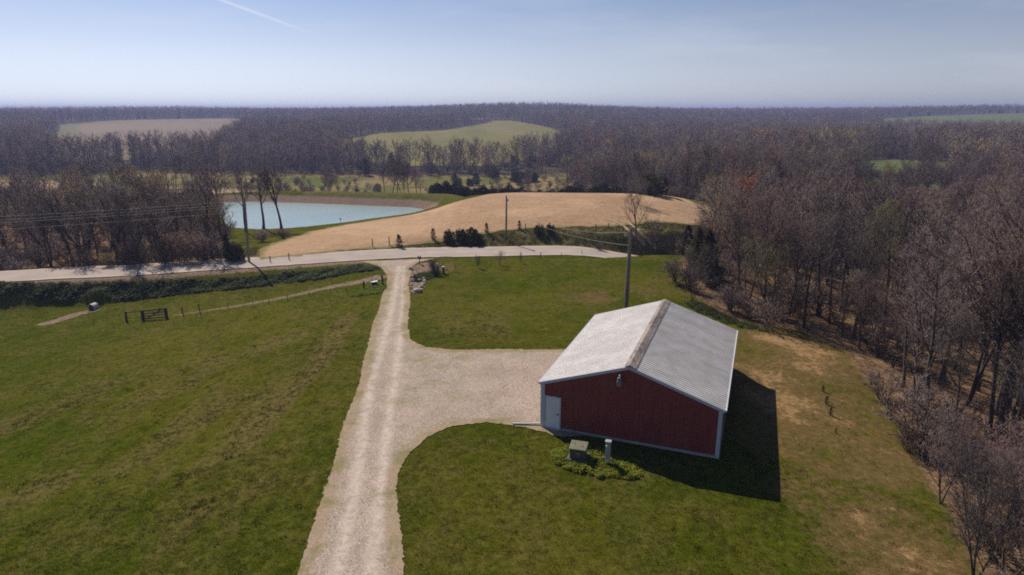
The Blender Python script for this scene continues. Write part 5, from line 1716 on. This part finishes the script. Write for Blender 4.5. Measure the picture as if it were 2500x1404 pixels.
mast = on1(573)
MB().tube([mast - b1 + Vector((-0.1, -0.05, 0)), mast - b1 + Vector((-0.45, -0.08, 0.02))], 0.03, 8).build('bracket', M['galv'], p1)
MB().tube([mast - b1 + Vector((-0.42, -0.08, 0.10)), mast - b1 + Vector((-0.42, -0.08, -0.12))], [0.06, 0.05], 10).build('weatherhead', M['galv'], p1, smooth=True)
cbl = [mast - b1 + Vector((-0.42, -0.08, -0.12)), mast - b1 + Vector((-0.44, -0.08, -0.5)), mast - b1 + Vector((-0.36, -0.08, -0.9)), mast - b1 + Vector((-0.16, -0.08, -1.2))]
MB().tube(cbl, 0.018, 6).build('drip_cable', M['dark'], p1)
MB().tube([mast - b1 + Vector((-0.16, -0.09, -1.15)), b1 * 0 + Vector((-0.16, -0.08, 0.0))], 0.03, 8).build('riser_pipe', M['galv'], p1)
# pole on the bank
h2 = hit3(1235.5, 583)
t2 = at_depth(1236.5, 480, h2[1])
p2, top2 = utility_pole('grey wooden utility pole on the bank between road and straw field', Vector(h2), t2, 0.12)
MB().lathe([(0.05, 0), (0.07, 0.08), (0.04, 0.16), (0.06, 0.2), (0.02, 0.24)], 10, tuple(top2 + Vector((0, 0, -0.02)))).build('insulator', M['galv'], p2, smooth=True)
MB().box(tuple(top2 + Vector((0.16, 0, -0.45))), (0.18, 0.12, 0.3)).build('cutout_switch', M['galv'], p2)
# pole at the left by the road
h3 = hit3(608, 641)
t3 = at_depth(597, 484, h3[1])
p3, top3 = utility_pole('wooden utility pole by the road at the right end of the left wood', Vector(h3), t3, 0.13)
MB().lathe([(0.05, 0), (0.07, 0.08), (0.04, 0.16), (0.06, 0.2), (0.02, 0.24)], 10, tuple(top3 + Vector((0, 0, -0.02)))).build('insulator', M['galv'], p3, smooth=True)
# the next pole along the road to the left
h4 = (-92.0, 62.0, float(zat(-92.0, 62.0)))
t4 = Vector(h4) + Vector((0, 0, 7.6))
p4, top4 = utility_pole('wooden utility pole farther left along the road', Vector(h4), t4, 0.13)


def wire(label, a, b, sag, r=0.009):
    a, b = Vector(a), Vector(b)
    pts = [a.lerp(b, i / 24) - Vector((0, 0, sag * 4 * (i / 24) * (1 - i / 24))) for i in range(25)]
    o = MB().tube([p_ - a for p_ in pts], r, 5).build('power_line', M['wire'])
    o.location = a
    return tag(o, label, 'power line')


wire('upper service wire from the bank pole to the barn pole', at_depth(1238, 496, h2[1] - 0.1), on1(567) + Vector((-0.12, 0, 0)), 1.15)
wire('lower service wire from the bank pole to the barn pole', at_depth(1239, 511, h2[1] - 0.1), on1(598) + Vector((-0.12, 0, 0)), 0.75)
P3 = lambda v: at_depth(597 + (v - 492) * 0.075, v, h3[1] - 0.12)
dz4 = [0.0, -0.45, -0.75, -1.65]
for i, (v3, lab) in enumerate([(490, 'topmost of the four wires running left from the roadside pole'), (497, 'second wire from the top running left from the roadside pole'),
                               (503, 'third wire from the top running left from the roadside pole'), (516, 'lowest wire running left from the roadside pole')]):
    wire(lab, P3(v3), t4 + Vector((0, -0.12, -0.1 + dz4[i])), 0.55)
wire('wire crossing from the roadside pole to the bank pole in front of the field', at_depth(598, 489, h3[1] - 0.1), t2 + Vector((-0.05, 0, -0.05)), 0.9, 0.006)

# ------------------------------------------------------------------ posts, gate, culvert, rocks and small things


def post(name, label, u, vb, vt, r, mat, group=None, cat='post', lean=0.0):
    h = hit3(u, vb)
    tp = at_depth(u + lean, vt, h[1])
    o = MB().tube([(0, 0, -0.15), tuple(tp - Vector(h))], [r * 1.05, r], 8).build(name, mat)
    o.location = h
    return tag(o, label, cat, group)


post('fence_post', 'thick dark gatepost at the left edge of the driveway mouth', 936, 697, 672, 0.09, M['dark_wood'], lean=-4)
post('fence_post', 'dark wooden post in the dry strip left of the thick gatepost', 888, 706, 687, 0.075, M['dark_wood'])
post('steel_post', 'thin rusty steel post between the two dark gateposts', 908, 702, 680, 0.03, M['steel_post'])
post('fence_post', 'dark gatepost among the rocks at the right edge of the driveway mouth', 1012, 686, 669, 0.09, M['dark_wood'])
for u, vb, vt in ((845, 713, 699), (806, 718, 703), (755, 726, 711), (702, 735, 718), (656, 742, 725), (616, 746, 729), (556, 754, 737)):
    post('steel_post', 'thin steel fence post in the dry strip across the left lawn', u, vb, vt, 0.022, M['steel_post'], 'thin posts along the dry strip')
post('fence_post', 'straight post with a pale top right of the wooden gate', 489, 764, 741, 0.05, M['wood'], lean=-5)
post('fence_post', 'crooked short post just right of the wooden gate', 447, 769, 749, 0.05, M['dark_wood'], lean=-4)
post('steel_post', 'thin rust-coloured stake on the lawn left of the gate', 228, 793, 777, 0.025, M['steel_post'])
post('steel_post', 'faint thin stake just left of the gate side panel', 292, 782, 770, 0.02, M['steel_post'])
for u, vb, vt, lab in ((910, 604, 583, 'dark fence post on the field edge, left of the one nearest the round-shadow cedar'), (951, 600, 578, 'dark fence post nearest left of the small round-shadow cedar'), (660, 641, 625, 'short fence post by the road right of the left utility pole'),
                       (706, 636, 618, 'tall fence post by the road at the low tip of the straw field'), (1284, 564, 547, 'reddish fence post right of the bank utility pole'), (1456, 559, 547, 'fence post on the field edge, left of the dirt track'),
                       (1487, 556, 545, 'fence post on the field edge nearest left of the dirt track top'), (1522, 562, 549, 'dark gatepost beside the top of the dirt track'), (1653, 614, 598, 'dark post on the lawn edge at the tip of the right wood')):
    post('fence_post', lab, u, vb, vt, 0.055, M['dark_wood'], lean=-1.5)
for u, vb, vt, lab in ((1371, 629, 617, 'thin stake between road and lawn, left of two'), (1421, 622, 611, 'thin stake between road and lawn, right of two'), (1051, 640, 632, 'thin marker stake by the road right of the mailbox')):
    post('steel_post', lab, u, vb, vt, 0.03, M['wood'])

# wooden gate
ga, gb = Vector(hit3(350, 781)), Vector(hit3(407, 776))
ta, tb_ = at_depth(346.5, 757, ga.y), at_depth(403.5, 751.5, gb.y)
gate = thing('wooden_gate', 'dark wooden field gate with four rails and a diagonal brace on the left lawn', 'gate', ga)
O = ga
for a_, b__ in ((ga, ta), (gb, tb_)):
    MB().bar(a_ - O + Vector((0, 0, -0.2)), b__ - O, 0.20, 0.18, up=(0, 1, 0)).build('gate_post', M['dark_wood'], gate)
for f in (0.14, 0.40, 0.65, 0.92):
    MB().bar(ga.lerp(ta, f) - O + Vector((0.08, -0.1, 0)), gb.lerp(tb_, f) - O + Vector((-0.08, -0.1, 0)), 0.035, 0.095).build('rail', M['dark_wood'], gate)
MB().bar(ga.lerp(ta, 0.12) - O + Vector((0.3, -0.135, 0)), gb.lerp(tb_, 0.92) - O + Vector((-0.25, -0.135, 0)), 0.03, 0.10).build('brace', M['dark_wood'], gate)
sp0 = Vector(hit3(309, 784)); sp1 = at_depth(306.5, 761, sp0.y)
side = thing('rail_fence', 'two-rail side panel of fence left of the wooden gate', 'fence', sp0)
MB().bar(Vector((0, 0, -0.2)), sp1 - sp0, 0.13, 0.13, up=(0, 1, 0)).build('fence_post', M['dark_wood'], side)
for f, r_ in ((0.90, 0.07), (0.28, 0.04)):
    MB().bar((sp1 - sp0) * f, ga.lerp(ta, f) - sp0 + Vector((-0.1, 0, 0)), r_ * 0.6, r_).build('rail', M['dark_wood'], side)

# culvert
c0 = Vector(hit3(222, 757))
cv = thing('culvert_pipe', 'pale-rimmed culvert pipe mouth at the foot of the dark road bank', 'culvert', c0 + Vector((0.05, 0.30, -0.16)))
ax = Vector((0.16, 1.0, 0.03)).normalized()
pr_ = MB()
kk = 20
U_ = ax.cross(Vector((0, 0, 1))).normalized(); V_ = U_.cross(ax)
for rr in ((0.36, 0), (0.36, 0.6), (0.31, 0.6), (0.31, 0)):
    pr_.v += [tuple(Vector((0, -0.3, 0.36)) + ax * rr[1] + (U_ * math.cos(6.2832 * j / kk) + V_ * math.sin(6.2832 * j / kk)) * rr[0]) for j in range(kk)]
for r_i in range(4):
    for j in range(kk):
        pr_.f.append((r_i * kk + j, r_i * kk + (j + 1) % kk, ((r_i + 1) % 4) * kk + (j + 1) % kk, ((r_i + 1) % 4) * kk + j))
pr_.build('pipe', simple('pale_concrete', (0.55, 0.48, 0.44), 0.8, var=0.2, scale=4), cv, smooth=False)
MB().tube([Vector((0, -0.3, 0.36)) + ax * 0.06, Vector((0, -0.3, 0.36)) + ax * 0.10], 0.315, 16).build('pipe_shade_disc', M['dark'], cv)  # dark disc set across the mouth, stands for shade inside the pipe
hb = MB(); g2 = random.Random(4)

# mailbox
mx = hit3(1024.5, 645)
mbx = thing('mailbox', 'dark rounded mailbox on a post beside the road at the driveway mouth', 'mailbox', mx, 0.5)
MB().box((0, 0, 0.24), (0.07, 0.07, 0.75)).build('post', M['wood'], mbx)
prf = [(-0.13, 0), (0.13, 0)] + [(0.13 * math.cos(a), 0.16 + 0.13 * math.sin(a)) for a in np.linspace(0, math.pi, 9)]
bd = MB(); nP = len(prf)
bd.add([(x_, y_, z_ + 0.615) for y_ in (-0.27, 0.27) for x_, z_ in prf], [tuple(range(nP)), tuple(range(2 * nP - 1, nP - 1, -1))] + [(i, i + nP, (i + 1) % nP + nP, (i + 1) % nP) for i in range(nP)])
box_o = bd.build('box', simple('dark_maroon_metal', (0.060, 0.022, 0.022), 0.4, var=0.2), mbx)
MB().box((0, 0.278, 0.70), (0.22, 0.012, 0.15)).build('door', M['white'], box_o)
MB().box((-0.14, 0.05, 0.90), (0.015, 0.16, 0.08)).build('flag', M['white'], box_o)

# green pedestal and orange flag
gp = hit3(1083, 669)
ped = thing('utility_pedestal', 'small green telephone pedestal with a pale cap by the driveway bed', 'pedestal', gp, 0.2)
M['pgreen'] = simple('pedestal_green', (0.06, 0.14, 0.10), 0.5, var=0.2)
MB().box((0, 0, 0.33), (0.26, 0.26, 0.76)).build('body', M['pgreen'], ped, bevel=0.02)
MB().box((0, 0, 0.75), (0.31, 0.31, 0.08)).build('cap', simple('pale_green_cap', (0.42, 0.50, 0.44), 0.5), ped, bevel=0.02)
fl = thing('marker_flag', 'bright orange marker flag beside the green pedestal', 'flag', hit3(1089, 667))
MB().tube([(0, 0, -0.05), (0, 0, 0.42)], 0.008, 5).build('stake', M['galv'], fl)
MB().add([(0, 0, 0.30), (0.2, -0.03, 0.31), (0.2, -0.02, 0.43), (0, 0, 0.43), (0, 0.012, 0.30), (0.2, -0.018, 0.31), (0.2, -0.008, 0.43), (0, 0.012, 0.43)], [(0, 1, 2, 3), (7, 6, 5, 4)]).build('cloth', simple('orange_plastic', (0.85, 0.16, 0.08), 0.5), fl)
# sheet-topped feed box by the gate post
fb = thing('feed_box', 'small dark box with a pale sloping lid beside the dark gateposts', 'box', hit3(914, 697), 0.35)
MB().box((0, 0, 0.16), (0.5, 0.25, 0.36)).build('body', M['dark_wood'], fb)
MB().bar((-0.32, 0, 0.36), (0.32, 0, 0.42), 0.34, 0.03).build('lid', M['white'], fb)
# stake in the pond
ps = thing('pond_marker', 'thin stake with a small dark board standing in the pond shallows', 'marker', (*at(832, 546, -2.8), float(zat(*at(832, 546, -2.8)))))
MB().tube([(0, 0, -0.2), (0, 0, 0.75)], 0.03, 6).build('stake', M['dark_wood'], ps)
MB().box((0, 0, 0.72), (0.30, 0.04, 0.2)).build('board', M['dark_wood'], ps)


def rock(label, u, v, s, seed, group=None):
    g = np.random.default_rng(seed)
    import bmesh
    bm = bmesh.new(); bmesh.ops.create_icosphere(bm, subdivisions=2, radius=1.0)
    ph = g.uniform(0, 6.28, 6)
    for q in bm.verts:
        c_ = q.co
        k_ = 1 + 0.16 * math.sin(c_.x * 2.6 + ph[0]) + 0.14 * math.sin(c_.y * 3.1 + ph[1]) + 0.12 * math.sin(c_.z * 3.7 + ph[2] + c_.x * 2) + g.normal(0, 0.035)
        q.co = Vector((c_.x * k_ * s[0] / 2, c_.y * k_ * s[1] / 2, max(c_.z, -0.5) * k_ * s[2] / 2))
    me = bpy.data.meshes.new('rock'); bm.to_mesh(me); bm.free(); me.materials.append(M['rock'])
    o = link('rock', me, None, hit3(u, v, s[2] * 0.18), (0, 0, g.uniform(0, 3)))
    return tag(o, label, 'rock', group)


rock('largest pale flat-topped rock at the near tip of the driveway bed', 1020, 712, (0.95, 0.65, 0.6), 1)
rock('pale rock at the back of the driveway bed near the mailbox', 1003, 659, (0.55, 0.45, 0.4), 2)
for i, (u, v, s) in enumerate([(1006, 678, .5), (1007, 687, .6), (1025, 686, .55), (1036, 683, .6), (1037, 689, .65), (1033, 695, .55), (1027, 702, .7), (1024, 706, .5), (1007, 714, .45), (1014, 709, .45), (1011, 717, .35), (1004, 697, .4), (1005, 704, .35), (1030, 708, .4)]):
    rock('pale rock in the heap edging the bed at the driveway mouth', u, v, (s * 0.85, s * 0.68, s * 0.6), 10 + i, 'rocks edging the driveway bed')

# locating marks sprayed on the gravel
M['pink'] = simple('pink_spray_paint', (0.50, 0.17, 0.16), 0.9, var=0.3, scale=8, coord='Object')
for u0, v0, u1, v1, lab in ((1278, 907, 1287, 897, 'short pink spray-paint stroke on the gravel, farther of two'), (1227, 950, 1236, 938, 'short pink spray-paint stroke on the gravel, nearer of two')):
    a_, b__ = np.array(hit(u0, v0)), np.array(hit(u1, v1))
    mb = MB(); d_ = (b__ - a_); n_ = np.array([-d_[1], d_[0]]) / np.hypot(*d_)
    vs = []
    for k_ in range(7):
        q = a_ + d_ * k_ / 6 + n_ * 0.06 * math.sin(k_ * 0.9)
        for s in (-0.025, 0.025): vs.append((*(q + n_ * s), float(zat(*q)) + 0.048))
    mb.add(vs, [(2 * i, 2 * i + 1, 2 * i + 3, 2 * i + 2) for i in range(6)])
    tag(mb.build('paint_mark', M['pink']), lab, 'paint mark')

# farm sheds far away on the skyline
for i, (u, d, w_) in enumerate(((1752, 2250, 34), (1786, 2300, 22))):
    fx_, fy_ = ud(u, d)
    fs_ = thing('farm_shed', ('long white farm shed far off on the skyline, larger of two', 'short white farm shed far off on the skyline, smaller of two')[i], 'shed', (fx_, fy_, float(zat(fx_, fy_)) + 8.5), 0.3)
    MB().box((0, 0, -1), (w_, 14, 12)).build('wall', M['white'], fs_)
    MB().add([(-w_ / 2 - 1, -8, 5), (w_ / 2 + 1, -8, 5), (w_ / 2 + 1, 8, 5), (-w_ / 2 - 1, 8, 5), (-w_ / 2 - 1, 0, 8), (w_ / 2 + 1, 0, 8)], [(0, 1, 5, 4), (2, 3, 4, 5), (1, 2, 5), (3, 0, 4)]).build('roof', M['galv'], fs_)
# fallen trunks on the forest floor
for i, (u, v, L_, rz, lab) in enumerate(((1880, 778, 5.0, 0.2, 'fallen branchy trunk at the wood edge behind the yellow soil'), (2010, 745, 6.0, -0.35, 'fallen trunk lying across the leaf litter in the right wood'), (2290, 1060, 4.5, 0.9, 'fallen dark trunk near the lawn edge left of the thick-trunked tree'))):
    o = thing('fallen_trunk', lab, 'log', hit3(u, v, 0.15), rz)
    MB().tube([(-L_ / 2, 0, 0), (-L_ / 6, 0.1, 0.05), (L_ / 6, -0.05, 0.12), (L_ / 2, 0.1, 0.3)], [0.17, 0.14, 0.11, 0.05], 8).build('trunk', M['bark'], o, smooth=True)
    for k_ in range(3): MB().tube([(L_ * (0.05 + 0.13 * k_), 0, 0.1), (L_ * (0.12 + 0.14 * k_), 0.5 * (-1) ** k_, 0.6)], [0.05, 0.015], 5).build('branch', M['bark'], o)

# ------------------------------------------------------------------ grass on the lawns and banks


def grass_tuft(seed, n=18, r=0.15, h=0.07, wd=0.016):
    g = np.random.default_rng(seed)
    a = g.uniform(0, 6.28, n); q = np.sqrt(g.uniform(0, 1, n)) * r
    b = np.c_[q * np.cos(a), q * np.sin(a), np.full(n, -0.01)]
    hh_ = h * g.uniform(0.5, 1.15, n)
    ln = g.uniform(0, 6.28, n); la = hh_ * g.uniform(0.1, 0.9, n)
    tip = b + np.c_[np.cos(ln) * la, np.sin(ln) * la, hh_]
    s = np.c_[-np.sin(a + 1), np.cos(a + 1), np.zeros(n)] * wd
    v = np.stack([b - s, b + s, tip], 1)
    tr = np.arange(n * 3).reshape(n, 3)
    return mesh_arrays('grass_tuft', v.reshape(-1, 3), None, tr, mats=[M['grass']])


g = np.random.default_rng(21)
PX, PY, SZ, PK = [], [], [], []
for r0, r1, dens, s0 in ((16, 32, 42, 1.0), (32, 48, 20, 1.35), (48, 80, 7, 1.9)):
    n = int(2.4 * r1 * r1 * dens)
    x = g.uniform(-r1, r1, n); y = g.uniform(8, r1, n)
    n_keep = int((2 * r1 * (r1 - 8)) * dens); x, y = x[:n_keep], y[:n_keep]
    rr = np.hypot(x, y)
    k = (rr >= r0) & (rr < r1) & in_view(x, y, 0.02)
    x, y = x[k], y[k]
    PX.append(x); PY.append(y); SZ.append(np.full(len(x), s0))
PX, PY, SZ = np.concatenate(PX), np.concatenate(PY), np.concatenate(SZ)
dr, sr, _, _ = seg_dist(PX, PY, ROAD)
k = (sr < 0) & (dr > 3.0) & (poly_sd(PX, PY, np.array(DRIVE)) > -g.exponential(0.16, len(PX)) + 0.02) & (poly_sd(PX, PY, np.array(WOOD_R)) > -1.0)
lx = (PX - 5.87) * math.cos(0.366) - (PY - 30.01) * math.sin(0.366); ly = (PX - 5.87) * math.sin(0.366) + (PY - 30.01) * math.cos(0.366)
k &= ~((np.abs(lx) < BW + 0.1) & (ly > -0.1) & (ly < BL + 0.1))
k &= poly_sd(PX, PY, np.array(VINE)) > 0.1
k &= seg_dist(PX, PY, FENCE_STRIP)[0] > 0.5
PX, PY, SZ = PX[k], PY[k], SZ[k]
kinds_l = [grass_tuft(i, 22, 0.19, 0.042, 0.013) for i in range(3)] + [grass_tuft(10 + i, 24, 0.15, 0.11, 0.011) for i in range(3)]
ii = np.clip(np.searchsorted(GX, PX), 0, len(GX) - 1); jj = np.clip(np.searchsorted(GY, PY), 0, len(GY) - 1)
DRYG = np.clip(dry, 0, 1.4).reshape(XX.shape)[jj, ii]; RUFG = np.clip(rough, 0, 1).reshape(XX.shape)[jj, ii]
clmp = np.sin(PX * 1.7 + 0.6 * np.sin(PY * 0.9)) * np.sin(PY * 1.3 + 1) + g.normal(0, 0.5, len(PX))
tall = ((RUFG > 0.4) & (clmp > 0.9)) | (g.uniform(0, 1, len(PX)) < 0.012)
PKD = np.where(tall, 3, 0) + g.integers(0, 3, len(PX))
# drier ground carries thinner grass
k = g.uniform(0, 1, len(PX)) > np.clip(DRYG * 0.75, 0, 0.8)
PX, PY, SZ, PKD, DRYG, RUFG = PX[k], PY[k], SZ[k], PKD[k], DRYG[k], RUFG[k]
# taller growth on the cut bank across the road and round the pond
bxp = g.uniform(-36, 34, 16000); byp = g.uniform(74, 112, 16000)
d2, s2, _, _ = seg_dist(bxp, byp, ROAD); f2 = poly_sd(bxp, byp, np.array(FIELD)); q2 = poly_sd(bxp, byp, np.array(POND))
k = (s2 > 0) & (d2 > 3.2) & (f2 > 0.2) & (q2 > 0.3) & (d2 < 13)
bxp, byp = bxp[k], byp[k]
ax_, ay_ = np.r_[PX, bxp], np.r_[PY, byp]
sz_ = np.r_[SZ * g.uniform(0.7, 1.3, len(PX)), g.uniform(1.5, 3.0, len(bxp))]
sz_ = np.c_[sz_, sz_, np.r_[np.where(SZ > 1.1, 0.62, 1.0) * sz_[:len(PX)] / SZ, sz_[len(PX):]]]
scatter('grass', np.c_[ax_, ay_, zat(ax_, ay_)], kinds_l, np.r_[PKD, 3 + g.integers(0, 3, len(bxp))], g.uniform(0, 6.28, len(ax_)), sz_,
        extra={'dry': np.r_[DRYG, np.zeros(len(bxp))], 'rough': np.r_[RUFG, np.zeros(len(bxp))], 'bank': np.r_[np.zeros(len(PX)), np.ones(len(bxp))]})
print('grass tufts', len(ax_))

# ------------------------------------------------------------------ haze over the whole valley
z_lo = float(ZZ.min()) - 1.0
z_hi = max(CAM_H + 1.0, float((zat(AX, AY) + hh * 1.12).max()) + 0.5)
print('haze top', z_hi)
hzm = bpy.data.materials.new('haze'); hzm.use_nodes = True
hn, hl = hzm.node_tree.nodes, hzm.node_tree.links
hn.clear()
ho = hn.new('ShaderNodeOutputMaterial'); hv = hn.new('ShaderNodeVolumePrincipled')
hv.inputs['Color'].default_value = (0.47, 0.55, 0.95, 1)
hv.inputs['Density'].default_value = 0.00035
hv.inputs['Anisotropy'].default_value = 0.2
hl.new(hv.outputs[0], ho.inputs['Volume'])
hz = MB().box((0, 2250, (z_lo + z_hi) / 2), (9400, 5600, z_hi - z_lo)).build('haze', hzm)
tag(hz, kind='stuff')
